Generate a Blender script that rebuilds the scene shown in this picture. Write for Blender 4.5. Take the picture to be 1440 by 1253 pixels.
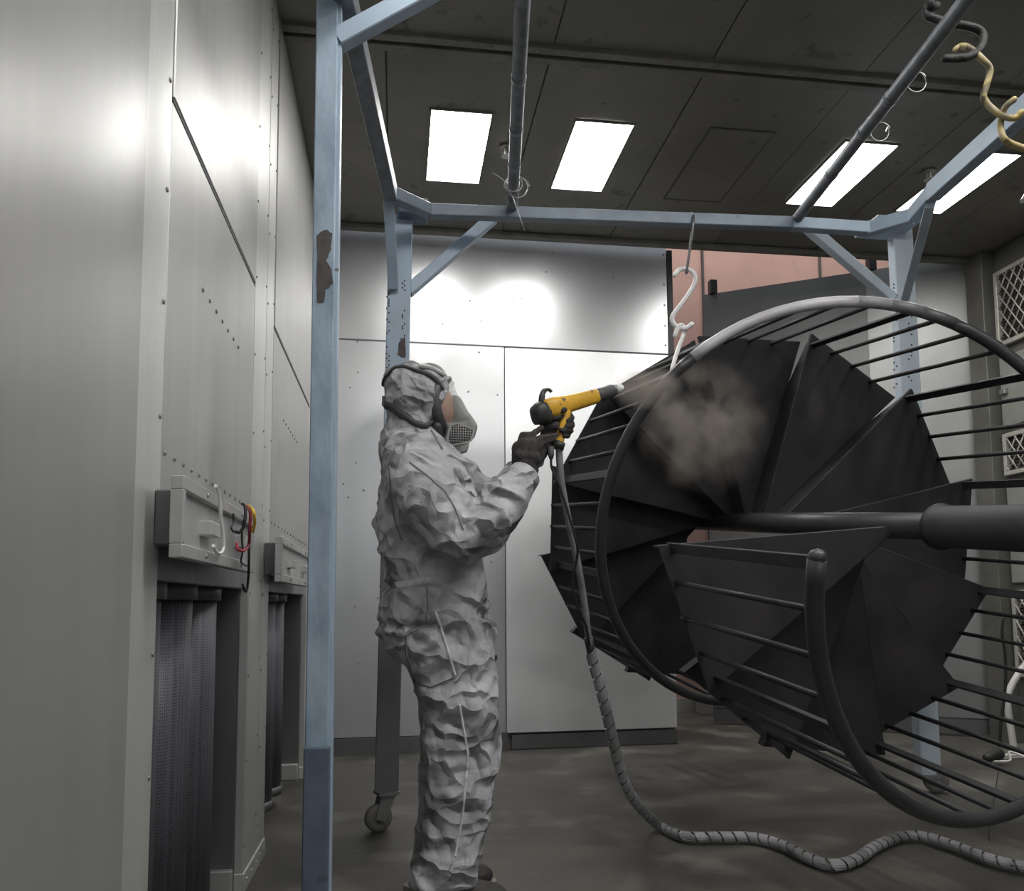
import bpy, bmesh, math, random
import numpy as np
from mathutils import Vector, Matrix, noise
from mathutils.bvhtree import BVHTree
R = math.radians
rnd = random.Random(7)
scene = bpy.context.scene
for o in list(bpy.data.objects): bpy.data.objects.remove(o)
col = scene.collection

# ---------------------------------------------------------------- camera (room axes: X across, Y deep, Z up)
CX, CY, HC = 720.0, 750.0, 0.95
VD, VX = (558.0, 850.0), (9000.0, 800.0)
F = math.sqrt(-((VD[0]-CX)*(VX[0]-CX) + (VD[1]-CY)*(VX[1]-CY)))
cd = Vector((VD[0]-CX, VD[1]-CY, F)).normalized()
cr = Vector((VX[0]-CX, VX[1]-CY, F)); cr = (cr - cd*cr.dot(cd)).normalized()
cn = cd.cross(cr)
M3 = Matrix((( cr.x, cd.x, -cn.x), (cr.y, cd.y, -cn.y), (cr.z, cd.z, -cn.z)))   # world -> optical (x right, y down, z forward)
M3I = M3.transposed()
cam_data = bpy.data.cameras.new('camera'); cam = bpy.data.objects.new('camera', cam_data); col.objects.link(cam)
cam_data.sensor_fit = 'HORIZONTAL'; cam_data.sensor_width = 36.0
cam_data.lens = F/1440*36.0
cam_data.shift_x = 0.0
cam_data.shift_y = (CY-626.5)/1440.0
cam_data.clip_start = 0.02
rot = M3I @ Matrix(((1,0,0),(0,-1,0),(0,0,-1)))
cam.matrix_world = Matrix.Translation((0,0,HC)) @ rot.to_4x4()
scene.camera = cam
def ray(px, py): return M3I @ Vector(((px-CX)/F, (py-CY)/F, 1.0))
def at(px, py, Y):
    v = ray(px, py); return v*(Y/v.y) + Vector((0,0,HC))
def atX(px, py, X):
    v = ray(px, py); return v*(X/v.x) + Vector((0,0,HC))
def atZ(px, py, Z):
    v = ray(px, py); return v*((Z-HC)/v.z) + Vector((0,0,HC))

# ---------------------------------------------------------------- world, exposure
w = bpy.data.worlds.new('hall_daylight'); scene.world = w; w.use_nodes = True
bg = w.node_tree.nodes['Background']; bg.inputs[0].default_value = (0.86, 0.93, 1.0, 1); bg.inputs[1].default_value = 0.26
LAMP = 17.0
hl = bpy.data.lights.new('hall_strip_light', 'AREA'); hl.shape = 'RECTANGLE'; hl.size = 5.0; hl.size_y = .3; hl.energy = 38; hl.color = (1,.97,.92)
hlo = bpy.data.objects.new('hall_strip_light', hl); col.objects.link(hlo); hlo.location = (2.4,6.2,4.9)
scene.view_settings.view_transform = 'Standard'
try: scene.view_settings.look = 'None'
except Exception: pass
scene.view_settings.exposure = 0.6; scene.view_settings.gamma = 1.0
scene.view_settings.use_curve_mapping = False

# ---------------------------------------------------------------- materials
def mat(name, c, rough=0.5, metal=0.0, var=0.15, vscale=6.0, stretch=(1,1,1), c2=None, bump=0.0, bscale=40.0, bstretch=None, spots=None, spec=0.5, rvar=0.0):
    m = bpy.data.materials.new(name); m.use_nodes = True
    nt = m.node_tree; b = nt.nodes['Principled BSDF']; L = nt.links.new
    tc = nt.nodes.new('ShaderNodeTexCoord'); mp = nt.nodes.new('ShaderNodeMapping'); mp.inputs['Scale'].default_value = stretch
    L(tc.outputs['Object'], mp.inputs['Vector'])
    nz = nt.nodes.new('ShaderNodeTexNoise'); nz.inputs['Scale'].default_value = vscale; nz.inputs['Detail'].default_value = 6; nz.inputs['Roughness'].default_value = 0.6
    L(mp.outputs[0], nz.inputs['Vector'])
    rp = nt.nodes.new('ShaderNodeValToRGB'); L(nz.outputs['Fac'], rp.inputs[0])
    lo = c2 if c2 else tuple(x*(1-var) for x in c); hi = c if c2 else tuple(min(1, x*(1+var)) for x in c)
    rp.color_ramp.elements[0].position = 0.36; rp.color_ramp.elements[1].position = 0.64
    rp.color_ramp.elements[0].color = (*lo, 1); rp.color_ramp.elements[1].color = (*hi, 1)
    colout = rp.outputs[0]
    if spots:
        sc, thr, soft, scale, sdim = spots
        n2 = nt.nodes.new('ShaderNodeTexNoise'); n2.inputs['Scale'].default_value = scale; n2.inputs['Detail'].default_value = 4
        L(tc.outputs['Object'], n2.inputs['Vector'])
        r2 = nt.nodes.new('ShaderNodeValToRGB'); L(n2.outputs['Fac'], r2.inputs[0])
        r2.color_ramp.elements[0].position = thr; r2.color_ramp.elements[1].position = thr+soft
        r2.color_ramp.elements[0].color = (0,0,0,1); r2.color_ramp.elements[1].color = (sdim,sdim,sdim,1)
        mx = nt.nodes.new('ShaderNodeMix'); mx.data_type = 'RGBA'
        L(r2.outputs[0], mx.inputs[0]); L(colout, mx.inputs[6]); mx.inputs[7].default_value = (*sc, 1)
        colout = mx.outputs[2]
    L(colout, b.inputs['Base Color'])
    b.inputs['Roughness'].default_value = rough; b.inputs['Metallic'].default_value = metal
    b.inputs['Specular IOR Level'].default_value = spec
    if rvar:
        mr = nt.nodes.new('ShaderNodeMapRange'); L(nz.outputs['Fac'], mr.inputs[0])
        mr.inputs[1].default_value = 0.3; mr.inputs[2].default_value = 0.7; mr.inputs[3].default_value = rough-rvar; mr.inputs[4].default_value = rough+rvar
        L(mr.outputs[0], b.inputs['Roughness'])
    if bump:
        mp2 = nt.nodes.new('ShaderNodeMapping'); mp2.inputs['Scale'].default_value = bstretch or stretch; L(tc.outputs['Object'], mp2.inputs['Vector'])
        n3 = nt.nodes.new('ShaderNodeTexNoise'); n3.inputs['Scale'].default_value = bscale; n3.inputs['Detail'].default_value = 5
        L(mp2.outputs[0], n3.inputs['Vector'])
        bp = nt.nodes.new('ShaderNodeBump'); bp.inputs['Strength'].default_value = bump; bp.inputs['Distance'].default_value = 0.01
        L(n3.outputs['Fac'], bp.inputs['Height']); L(bp.outputs[0], b.inputs['Normal'])
    return m
def emit(name, c, s):
    m = bpy.data.materials.new(name); m.use_nodes = True; nt = m.node_tree
    b = nt.nodes['Principled BSDF']; b.inputs['Base Color'].default_value = (.8,.8,.8,1)
    b.inputs['Emission Color'].default_value = (*c, 1); b.inputs['Emission Strength'].default_value = s
    return m
M = {}
M['floor'] = mat('dusty_concrete', (.098,.092,.078), .62, 0, c2=(.042,.040,.035), vscale=1.6, stretch=(1,1.6,1), bump=.25, bscale=30, spots=((.30,.285,.25), .54, .22, 2.4, .55), rvar=.12)
M['ceiling'] = mat('stained_ceiling_sheet', (.23,.218,.192), .55, .15, c2=(.165,.157,.138), vscale=1.1, bump=.05, bscale=8, spots=((.07,.066,.06), .64, .07, 9, .6))
M['ceil_seam'] = mat('ceiling_rib_metal', (.19,.18,.16), .55, .2, var=.2, vscale=7)
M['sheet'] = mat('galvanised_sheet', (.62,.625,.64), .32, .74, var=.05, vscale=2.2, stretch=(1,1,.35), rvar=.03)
M['sheet_reflection'] = mat('galvanised_sheet_bright_reflection', (.93,.935,.95), .44, .75, var=.04, vscale=2.0, rvar=.04)  # galvanised sheet lightened to hold a bright reflection from behind the viewpoint
M['door_dark_reflect'] = mat('door_sheet_dark_reflection', (.15,.15,.148), .45, .5, var=.1, vscale=2)  # darker tone carries the reflection of the dim staircase and hall
M['door_pale_reflect'] = mat('door_sheet_pale_reflection', (.27,.275,.27), .42, .6, var=.08, vscale=2)  # same leaf, lightened for the brighter reflection on its right part
M['leg_grey'] = mat('dull_grey_leg_paint', (.16,.162,.168), .5, .2, var=.08, vscale=10)
M['wall'] = mat('satin_wall_sheet', (.43,.43,.418), .42, .42, var=.05, vscale=3, stretch=(4,4,.25), bump=.09, bscale=2.0, bstretch=(2.6,2.6,.22), spots=((.25,.245,.23), .68, .08, 3.0, .35))
M['wall_near'] = mat('brushed_wall_sheet', (.40,.40,.392), .35, .4, var=.05, vscale=2.5, stretch=(3,3,.3), bump=.02, bscale=1.4, bstretch=(1.5,1.5,.6))
M['wall_trim'] = mat('corner_strip_metal', (.60,.60,.585), .4, .45, var=.06, vscale=3, stretch=(3,3,.3))
M['wall_dark'] = mat('dark_recess_metal', (.14,.14,.145), .42, .5, var=.12, vscale=3)
M['recess_smooth'] = mat('smooth_recess_jamb', (.20,.20,.205), .38, .55, var=.08, vscale=2)
M['seam'] = mat('dark_seam', (.05,.05,.05), .7)
M['rivet'] = mat('rivet_steel', (.30,.29,.28), .45, .6)
M['lintel'] = mat('dull_lintel_metal', (.25,.25,.262), .42, .5, var=.12, vscale=5, stretch=(1,3,.5))
M['joint'] = mat('plate_joint_shadow', (.10,.095,.085), .7)
M['hatch'] = mat('hatch_metal', (.50,.50,.495), .42, .45, var=.08, vscale=8)
M['pink'] = mat('pink_painted_hall_wall', (.44,.27,.23), .75, 0, var=.06, vscale=2, spots=((.36,.22,.19), .6, .1, 5, .5))
M['black'] = mat('black_metal', (.022,.022,.022), .5, .2)
M['blue'] = mat('pale_blue_paint', (.37,.46,.565), .42, .1, var=.06, vscale=7, bump=.05, bscale=30, spots=((.10,.10,.105), .72, .02, 16, .9))
M['blue_pale'] = mat('chalky_pale_blue_paint', (.52,.595,.67), .45, .1, var=.05, vscale=7, bump=.05, bscale=30, spots=((.10,.10,.105), .72, .02, 14, .8))
M['blue_mid'] = mat('dusty_blue_paint', (.235,.285,.345), .45, .1, var=.12, vscale=8, spots=((.08,.08,.085), .7, .03, 18, .8))
M['blue_worn'] = mat('peeling_blue_paint', (.38,.47,.575), .45, .1, c2=(.20,.27,.35), vscale=8, stretch=(1,1,.45), bump=.5, bscale=14, spots=((.62,.68,.74), .64, .03, 7, .6))
M['rust'] = mat('bare_scarred_steel', (.075,.066,.065), .6, .3, var=.3, vscale=30)
M['blue_dark'] = mat('dark_blue_paint', (.105,.135,.18), .5, .1, var=.12, vscale=9, spots=((.06,.06,.065), .66, .04, 12, .8))
M['pipe'] = mat('grey_overspray_pipe', (.20,.215,.24), .5, .35, var=.2, vscale=20, bump=.2, bscale=30)
M['stair'] = mat('charcoal_powder_coat', (.031,.030,.034), .5, .1, var=.2, vscale=4, bump=.08, bscale=160, spots=((.055,.050,.045), .58, .2, 2.2, .6), spec=.4)
M['stair_edge'] = mat('charcoal_powder_rail', (.045,.044,.049), .40, .1, var=.15, vscale=8, bump=.06, bscale=120)
M['rail_pale'] = mat('pale_rail', (.56,.55,.585), .45, .1, var=.06, vscale=8)
for q_,v_ in (('b',.36),('c',.20),('d',.10)): M['rail_'+q_] = mat('grey_rail_'+q_, (v_,v_*.99,v_*1.05), .45, .15, var=.1, vscale=9)
M['hook_white'] = mat('white_powder_hook', (.80,.79,.78), .5, 0, var=.06, vscale=30)
M['hook_dark'] = mat('charred_black_hook', (.022,.022,.023), .6, .2, var=.4, vscale=40, bump=.5, bscale=60)
M['hook_yellow'] = mat('worn_yellow_hook', (.47,.34,.075), .55, 0, c2=(.36,.33,.25), vscale=16, spots=((.05,.045,.04), .56, .06, 14, .9))
M['hook_steel'] = mat('grey_steel_hook', (.22,.22,.225), .35, .7)
M['wire'] = mat('bright_tie_wire', (.55,.55,.55), .35, .7)
def crumple(m, sc, dist):
    nt = m.node_tree; L = nt.links.new; b = nt.nodes['Principled BSDF']
    tc = nt.nodes.new('ShaderNodeTexCoord'); nz = nt.nodes.new('ShaderNodeTexNoise'); nz.inputs['Scale'].default_value = sc*.7; nz.inputs['Detail'].default_value = 2
    L(tc.outputs['Object'], nz.inputs['Vector'])
    a = nt.nodes.new('ShaderNodeVectorMath'); a.operation = 'MULTIPLY_ADD'; L(nz.outputs['Color'], a.inputs[0]); a.inputs[1].default_value = (.16,.16,.16); L(tc.outputs['Object'], a.inputs[2])
    tot = None
    for k,(s1,wt,st) in enumerate(((sc,1.0,(1,1,1.5)),(sc*2.3,.42,(1.3,1,1)))):
        mp = nt.nodes.new('ShaderNodeMapping'); mp.inputs['Scale'].default_value = st; mp.inputs['Rotation'].default_value = (.3,.6*k,.2); L(a.outputs[0], mp.inputs[0])
        v = nt.nodes.new('ShaderNodeTexVoronoi'); v.feature = 'F1'; v.inputs['Scale'].default_value = s1; L(mp.outputs[0], v.inputs['Vector'])
        mu = nt.nodes.new('ShaderNodeMath'); mu.operation = 'MULTIPLY'; mu.inputs[1].default_value = (1 if k == 0 else -1)*wt/s1*9; L(v.outputs['Distance'], mu.inputs[0])
        if tot is None: tot = mu
        else:
            ad = nt.nodes.new('ShaderNodeMath'); ad.operation = 'ADD'; L(tot.outputs[0], ad.inputs[0]); L(mu.outputs[0], ad.inputs[1]); tot = ad
    bp = nt.nodes.new('ShaderNodeBump'); bp.inputs['Strength'].default_value = .9; bp.inputs['Distance'].default_value = dist
    L(tot.outputs[0], bp.inputs['Height'])
    old = b.inputs['Normal'].links[0].from_node if b.inputs['Normal'].links else None
    if old: L(old.outputs[0], bp.inputs['Normal'])
    L(bp.outputs[0], b.inputs['Normal'])
M['suit'] = mat('grey_coverall_cloth', (.54,.535,.565), .78, 0, c2=(.30,.30,.32), vscale=5, bump=.45, bscale=24, spots=((.16,.155,.16), .55, .16, 6, .8), spec=.25)
M['suit_light'] = mat('pale_seam_tape', (.60,.60,.62), .75, 0, var=.12, vscale=20, bump=.3, bscale=60)
M['suit_dark'] = mat('dark_seam_stitch', (.20,.20,.215), .8)
M['hood'] = mat('grey_hood_cloth', (.42,.42,.445), .78, 0, c2=(.28,.28,.30), vscale=9, bump=.5, bscale=26, spots=((.2,.2,.205), .6, .15, 12, .6), spec=.25)
crumple(M['suit'], 9.0, .065); crumple(M['hood'], 14.0, .04)
M['rubber'] = mat('dark_mask_rubber', (.055,.055,.06), .5, 0, var=.2, vscale=20)
M['mask'] = mat('grey_mask_plastic', (.25,.25,.24), .5, 0, var=.1, vscale=20)
M['filter'] = mat('grey_filter_grille', (.36,.355,.345), .5, 0, var=.1, vscale=20)
M['skin'] = mat('skin', (.55,.30,.22), .55, 0, var=.08, vscale=25)
M['skin_dirty'] = mat('lips', (.42,.20,.16), .55)
M['eye'] = mat('eye_white', (.75,.73,.70), .25)
M['iris'] = mat('brown_iris', (.09,.05,.03), .25)
M['glove'] = mat('charcoal_knit_glove', (.050,.046,.046), .8, 0, var=.3, vscale=30, bump=.5, bscale=220, spots=((.085,.08,.078), .56, .12, 22, .7), spec=.2)
M['boot'] = mat('dusty_black_boot', (.035,.033,.032), .65, 0, var=.3, vscale=20, bump=.2, bscale=60)
M['sole'] = mat('boot_sole', (.25,.23,.20), .8)
M['yellow'] = mat('scuffed_yellow_plastic', (.66,.37,.035), .42, 0, var=.1, vscale=14, spots=((.07,.05,.03), .64, .04, 34, .9))
M['gun_black'] = mat('black_gun_plastic', (.03,.03,.03), .45, 0, var=.25, vscale=20)
M['gun_grey'] = mat('dark_grey_barrel', (.075,.073,.075), .45, 0, var=.15, vscale=20)
M['white'] = mat('white_nozzle', (.78,.78,.78), .4)
M['hose'] = mat('grey_powder_hose', (.20,.20,.205), .45, 0, var=.2, vscale=20)
M['wrap'] = mat('spiral_wrap_plastic', (.42,.41,.43), .45, 0, c2=(.13,.128,.13), vscale=3)
M['cable_black'] = mat('black_cable', (.018,.018,.018), .45)
M['cable_red'] = mat('red_cable', (.33,.03,.05), .45)
M['cable_yellow'] = mat('yellow_cable', (.75,.48,.06), .45)
M['tyre'] = mat('grey_caster_tyre', (.16,.155,.15), .7, 0, var=.15, vscale=20)
M['caster'] = mat('caster_steel', (.28,.28,.285), .42, .6, var=.1, vscale=20)
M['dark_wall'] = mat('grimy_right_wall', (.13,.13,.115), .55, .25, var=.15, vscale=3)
M['mesh_wire'] = mat('pale_filter_lattice', (.46,.45,.41), .5, .3, var=.1, vscale=20)
M['pleat'] = mat('dark_pleated_filter', (.085,.08,.07), .85, 0, var=.25, vscale=20)
M['grey_green'] = mat('grey_green_panel', (.30,.31,.28), .5, .3, var=.1, vscale=3)
M['tube_white'] = mat('white_painted_tube', (.62,.61,.58), .5)
M['lamp'] = emit('lit_diffuser', (1.0, .985, .95), LAMP)
M['plaster'] = mat('grey_box', (.35,.33,.30), .7)
# perforated metal: small dark holes in a grey sheet
def perf(name, c, hole, scale):
    m = bpy.data.materials.new(name); m.use_nodes = True; nt = m.node_tree; b = nt.nodes['Principled BSDF']; L = nt.links.new
    tc = nt.nodes.new('ShaderNodeTexCoord'); v = nt.nodes.new('ShaderNodeTexVoronoi'); v.inputs['Scale'].default_value = scale; v.inputs['Randomness'].default_value = .12
    mp = nt.nodes.new('ShaderNodeMapping'); mp.inputs['Rotation'].default_value = (R(0), R(0), R(45)); mp.inputs['Scale'].default_value = (1,1,.75)
    L(tc.outputs['Object'], mp.inputs[0]); L(mp.outputs[0], v.inputs['Vector'])
    r = nt.nodes.new('ShaderNodeValToRGB'); L(v.outputs['Distance'], r.inputs[0])
    r.color_ramp.elements[0].position = .34; r.color_ramp.elements[1].position = .42
    r.color_ramp.elements[0].color = (*hole,1); r.color_ramp.elements[1].color = (*c,1)
    L(r.outputs[0], b.inputs['Base Color']); b.inputs['Metallic'].default_value = .3; b.inputs['Roughness'].default_value = .5
    return m
M['perf'] = perf('perforated_filter_sheet', (.13,.135,.155), (.045,.045,.052), 170)
M['perf_light'] = perf('pale_perforated_sheet', (.24,.245,.28), (.10,.10,.115), 170)
def visor_mat():
    m = bpy.data.materials.new('clear_visor'); m.use_nodes = True; nt = m.node_tree
    for n in list(nt.nodes): nt.nodes.remove(n)
    o = nt.nodes.new('ShaderNodeOutputMaterial'); t = nt.nodes.new('ShaderNodeBsdfTransparent'); g = nt.nodes.new('ShaderNodeBsdfPrincipled'); mx = nt.nodes.new('ShaderNodeMixShader')
    t.inputs[0].default_value = (.86,.87,.87,1)
    g.inputs['Base Color'].default_value = (.5,.5,.5,1); g.inputs['Roughness'].default_value = .12
    mx.inputs[0].default_value = .22
    nt.links.new(t.outputs[0], mx.inputs[1]); nt.links.new(g.outputs[0], mx.inputs[2]); nt.links.new(mx.outputs[0], o.inputs[0])
    return m
M['visor'] = visor_mat()

# ---------------------------------------------------------------- helpers
class MB:
    def __init__(s): s.v = []; s.f = []; s.sm = []
    def add(s, vs, fs, smooth=False):
        b = len(s.v); s.v += [Vector(p) for p in vs]
        for f in fs: s.f.append(tuple(i+b for i in f)); s.sm.append(smooth)
        return s
    def box(s, lo, hi):
        x0,y0,z0 = lo; x1,y1,z1 = hi
        return s.add([(x0,y0,z0),(x1,y0,z0),(x1,y1,z0),(x0,y1,z0),(x0,y0,z1),(x1,y0,z1),(x1,y1,z1),(x0,y1,z1)],
              [(3,2,1,0),(4,5,6,7),(0,1,5,4),(1,2,6,5),(2,3,7,6),(3,0,4,7)])
    def cbox(s, lo, hi, c=.004):   # box with chamfered edges
        bm = bmesh.new(); x0,y0,z0 = lo; x1,y1,z1 = hi
        bmesh.ops.create_cube(bm, size=1)
        for v in bm.verts: v.co = Vector(((x0+x1)/2+v.co.x*(x1-x0), (y0+y1)/2+v.co.y*(y1-y0), (z0+z1)/2+v.co.z*(z1-z0)))
        bmesh.ops.bevel(bm, geom=list(bm.edges), offset=c, segments=1, affect='EDGES')
        return s.frombm(bm)
    def frombm(s, bm, smooth=False):
        bm.verts.index_update()
        s.add([v.co.copy() for v in bm.verts], [tuple(v.index for v in f.verts) for f in bm.faces], smooth); bm.free(); return s
    def bar(s, a, b, wx, wz, up=(0,0,1), c=0.0):   # rectangular bar from a to b; wx sideways, wz along up
        a = Vector(a); b = Vector(b); d = (b-a).normalized(); up = Vector(up)
        if abs(d.dot(up)) > .98: up = Vector((0,1,0))
        sx = d.cross(up).normalized(); sz = sx.cross(d).normalized()
        h, k = wx/2, wz/2
        if c <= 0: prof = [(-h,-k),(h,-k),(h,k),(-h,k)]
        else: prof = [(-h+c,-k),(h-c,-k),(h,-k+c),(h,k-c),(h-c,k),(-h+c,k),(-h,k-c),(-h,-k+c)]
        n = len(prof); vs = [p + sx*u + sz*v for p in (a,b) for u,v in prof]
        fs = [tuple(range(n-1,-1,-1)), tuple(range(n,2*n))] + [(i,(i+1)%n,n+(i+1)%n,n+i) for i in range(n)]
        return s.add(vs, fs)
    def quadprism(s, pts, thick):   # polygon + thickness vector
        t = Vector(thick); n = len(pts); vs = [Vector(p) for p in pts] + [Vector(p)+t for p in pts]
        return s.add(vs, [tuple(range(n-1,-1,-1)), tuple(range(n,2*n))] + [(i,(i+1)%n,n+(i+1)%n,n+i) for i in range(n)])
    def tube(s, pts, rad, n=10, smooth=True, caps=True):
        pts = [Vector(p) for p in pts]; m = len(pts)
        if not hasattr(rad, '__len__'): rad = [rad]*m
        t0 = (pts[1]-pts[0]).normalized(); ref = Vector((0,0,1)) if abs(t0.z) < .9 else Vector((1,0,0))
        nx = t0.cross(ref).normalized(); vs = []
        for i in range(m):
            t = (pts[min(i+1,m-1)]-pts[max(i-1,0)])
            t = t.normalized() if t.length > 1e-9 else t0
            nx = (nx - t*nx.dot(t)).normalized(); ny = t.cross(nx)
            r = rad[i]; ra, rb = (r if hasattr(r,'__len__') else (r,r))
            for k in range(n):
                a = 2*math.pi*k/n; vs.append(pts[i] + nx*math.cos(a)*ra + ny*math.sin(a)*rb)
        fs = [(i*n+k, i*n+(k+1)%n, (i+1)*n+(k+1)%n, (i+1)*n+k) for i in range(m-1) for k in range(n)]
        s.add(vs, fs, smooth)
        if caps:
            b = len(s.v)-len(vs)
            s.f.append(tuple(b+k for k in range(n-1,-1,-1))); s.sm.append(False)
            s.f.append(tuple(b+(m-1)*n+k for k in range(n))); s.sm.append(False)
        return s
    def cap(s, a, b, ra, rb, n=12):   # round-ended tapered limb
        a = Vector(a); b = Vector(b); d = (b-a); L = d.length
        if L < 1e-6: d = Vector((0,0,1e-5)); b = a+d; L = 1e-5
        d = d/L; P = []; Q = []
        for k in range(5):
            t = math.pi/2*(1-k/4.0); P.append(a - d*ra*math.sin(t)); Q.append(max(ra*math.cos(t), ra*.02))
        for k in range(5):
            t = math.pi/2*(k/4.0); P.append(b + d*rb*math.sin(t)); Q.append(max(rb*math.cos(t), rb*.02))
        return s.tube(P, Q, n)
    def chain(s, pts, rads, n=12):
        for i in range(len(pts)-1): s.cap(pts[i], pts[i+1], rads[i], rads[i+1], n)
        return s
    def ell(s, c, r, rotm=None, n=16):
        bm = bmesh.new(); bmesh.ops.create_uvsphere(bm, u_segments=n, v_segments=max(8, n*2//3), radius=1)
        mt = rotm or Matrix.Identity(3)
        for v in bm.verts: v.co = Vector(c) + mt @ Vector((v.co.x*r[0], v.co.y*r[1], v.co.z*r[2]))
        return s.frombm(bm, True)
    def build(s, name, m, parent=None, org=None, props=None):
        me = bpy.data.meshes.new(name); o = bpy.data.objects.new(name, me)
        off = Vector(org) if org is not None else (Vector(ORG.get(parent.name, (0,0,0))) if parent else Vector((0,0,0)))
        me.from_pydata([p-off for p in s.v], [], s.f)
        me.polygons.foreach_set('use_smooth', s.sm)
        me.update()
        ms = m if isinstance(m, (list, tuple)) else [m]
        for q in ms: me.materials.append(q)
        col.objects.link(o)
        if parent: o.parent = parent; ORG[o.name] = tuple(off)
        elif org is not None: o.location = off; ORG[o.name] = tuple(off)
        return o
ORG = {}
def thing(name, loc, label, cat, group=None):
    o = bpy.data.objects.new(name, None); col.objects.link(o); o.location = loc; o.empty_display_size = .1
    ORG[o.name] = tuple(loc); o['label'] = label; o['category'] = cat
    if group: o['group'] = group
    return o
def tag(o, label, cat, group=None, kind=None):
    o['label'] = label; o['category'] = cat
    if group: o['group'] = group
    if kind: o['kind'] = kind
    return o
def struct(o, label=None, cat=None):
    o['kind'] = 'structure'
    if label: o['label'] = label
    if cat: o['category'] = cat
    return o
def catmull(P, n=8):
    P = [Vector(p) for p in P]; out = []
    for i in range(len(P)-1):
        p0 = P[max(i-1,0)]; p1 = P[i]; p2 = P[i+1]; p3 = P[min(i+2,len(P)-1)]
        for k in range(n):
            t = k/n
            out.append(.5*((2*p1)+(p2-p0)*t+(2*p0-5*p1+4*p2-p3)*t*t+(3*p1-p0-3*p2+p3)*t**3))
    out.append(P[-1]); return out
def remesh(mb, voxel, smooth=4, fac=.5):
    me = bpy.data.meshes.new('tmp'); me.from_pydata(mb.v, [], mb.f); o = bpy.data.objects.new('tmp', me); col.objects.link(o)
    r = o.modifiers.new('r', 'REMESH'); r.mode = 'VOXEL'; r.voxel_size = voxel
    s = o.modifiers.new('s', 'SMOOTH'); s.iterations = smooth; s.factor = fac
    dg = bpy.context.evaluated_depsgraph_get(); ev = o.evaluated_get(dg); m2 = ev.to_mesh()
    V = [v.co.copy() for v in m2.vertices]; N = [v.normal.copy() for v in m2.vertices]; Fc = [tuple(p.vertices) for p in m2.polygons]
    ev.to_mesh_clear(); bpy.data.objects.remove(o); bpy.data.meshes.remove(me)
    return V, N, Fc
def meshout(V, Fc): 
    mb = MB(); mb.add(V, Fc, True); return mb

#@@STRUCTURE
# ---------------------------------------------------------------- floor, hall wall
XL, XR, ZC, YB = -.5, 4.15, 3.4, 5.25
mb = MB(); mb.box((-7,-6,-.1), (13,7.1,0)); struct(mb.build('floor', M['floor']), 'dark dusty concrete floor of the spray booth', 'floor')
mb = MB(); mb.box((-7,7.0,0), (13,7.1,5.6)); hw = struct(mb.build('wall_back', M['pink']), 'pink painted hall wall seen beyond the booth panels', 'wall')
for sx in (1.35, 2.75, 3.9, .0):
    mb = MB(); mb.box((sx,6.985,0), (sx+.02,7.0,5.6)); mb.build('wall_joint', M['seam'], hw)
mb = MB(); mb.box((-7,6.97,0), (13,7.0,.12)); struct(mb.build('baseboard_back', M['plaster']), 'dull grey skirting along the pink hall wall', 'baseboard')

# ---------------------------------------------------------------- ceiling: sheets with lap joints, ribs and screws
mb = MB(); mb.box((XL-.9,-4.2,ZC+.02), (XR+.3,YB,ZC+.1)); ceil = struct(mb.build('ceiling', M['ceil_seam']), 'dark stained sheet metal booth ceiling', 'ceiling')
PIT, X0 = .7333, -.06
rows = [(-4.2,-1.2),(-1.18,.9),(.92,3.38),(3.46,YB)]
for (y0,y1) in rows:
    for k in range(-1,6):
        a = max(X0+PIT*k, XL-.02); b = min(X0+PIT*(k+1)-.005, XR)
        if b-a < .05: continue
        mb = MB(); mb.cbox((a, y0, ZC+.004*(k%2)), (b, y1, ZC+.03), .003); mb.build('ceiling_sheet', M['ceiling'], ceil)
for yy in (3.42, .91):
    mb = MB(); mb.cbox((XL,yy-.055,ZC-.018), (XR,yy-.012,ZC+.02), .003).cbox((XL,yy+.012,ZC-.018), (XR,yy+.055,ZC+.02), .003); mb.build('ceiling_rib', M['ceil_seam'], ceil)
    mb = MB()
    for k in range(24):
        for s in (-.035,.035): mb.ell((XL+.1+k*.2, yy+s, ZC-.019), (.006,.006,.004), n=8)
    s_ = mb.build('screw_heads', M['rivet'], ceil); s_['kind'] = 'stuff'
mb = MB(); mb.cbox((XL,YB-.06,ZC-.03), (XR,YB,ZC), .003); mb.build('ceiling_edge_angle', M['ceil_seam'], ceil)
# blanked lamp opening in the third bay
mb = MB(); mb.box((1.60,3.88,ZC-.004), (1.94,4.62,ZC+.004)); bl = mb.build('blanking_plate', M['ceiling'], ceil)
mb = MB()
for a,b in (((1.59,3.87),(1.95,3.88)),((1.59,4.62),(1.95,4.63)),((1.59,3.88),(1.60,4.62)),((1.94,3.88),(1.95,4.62))): mb.box((a[0],a[1],ZC-.006),(b[0],b[1],ZC+.002))
mb.build('plate_joint', M['joint'], ceil)

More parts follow.
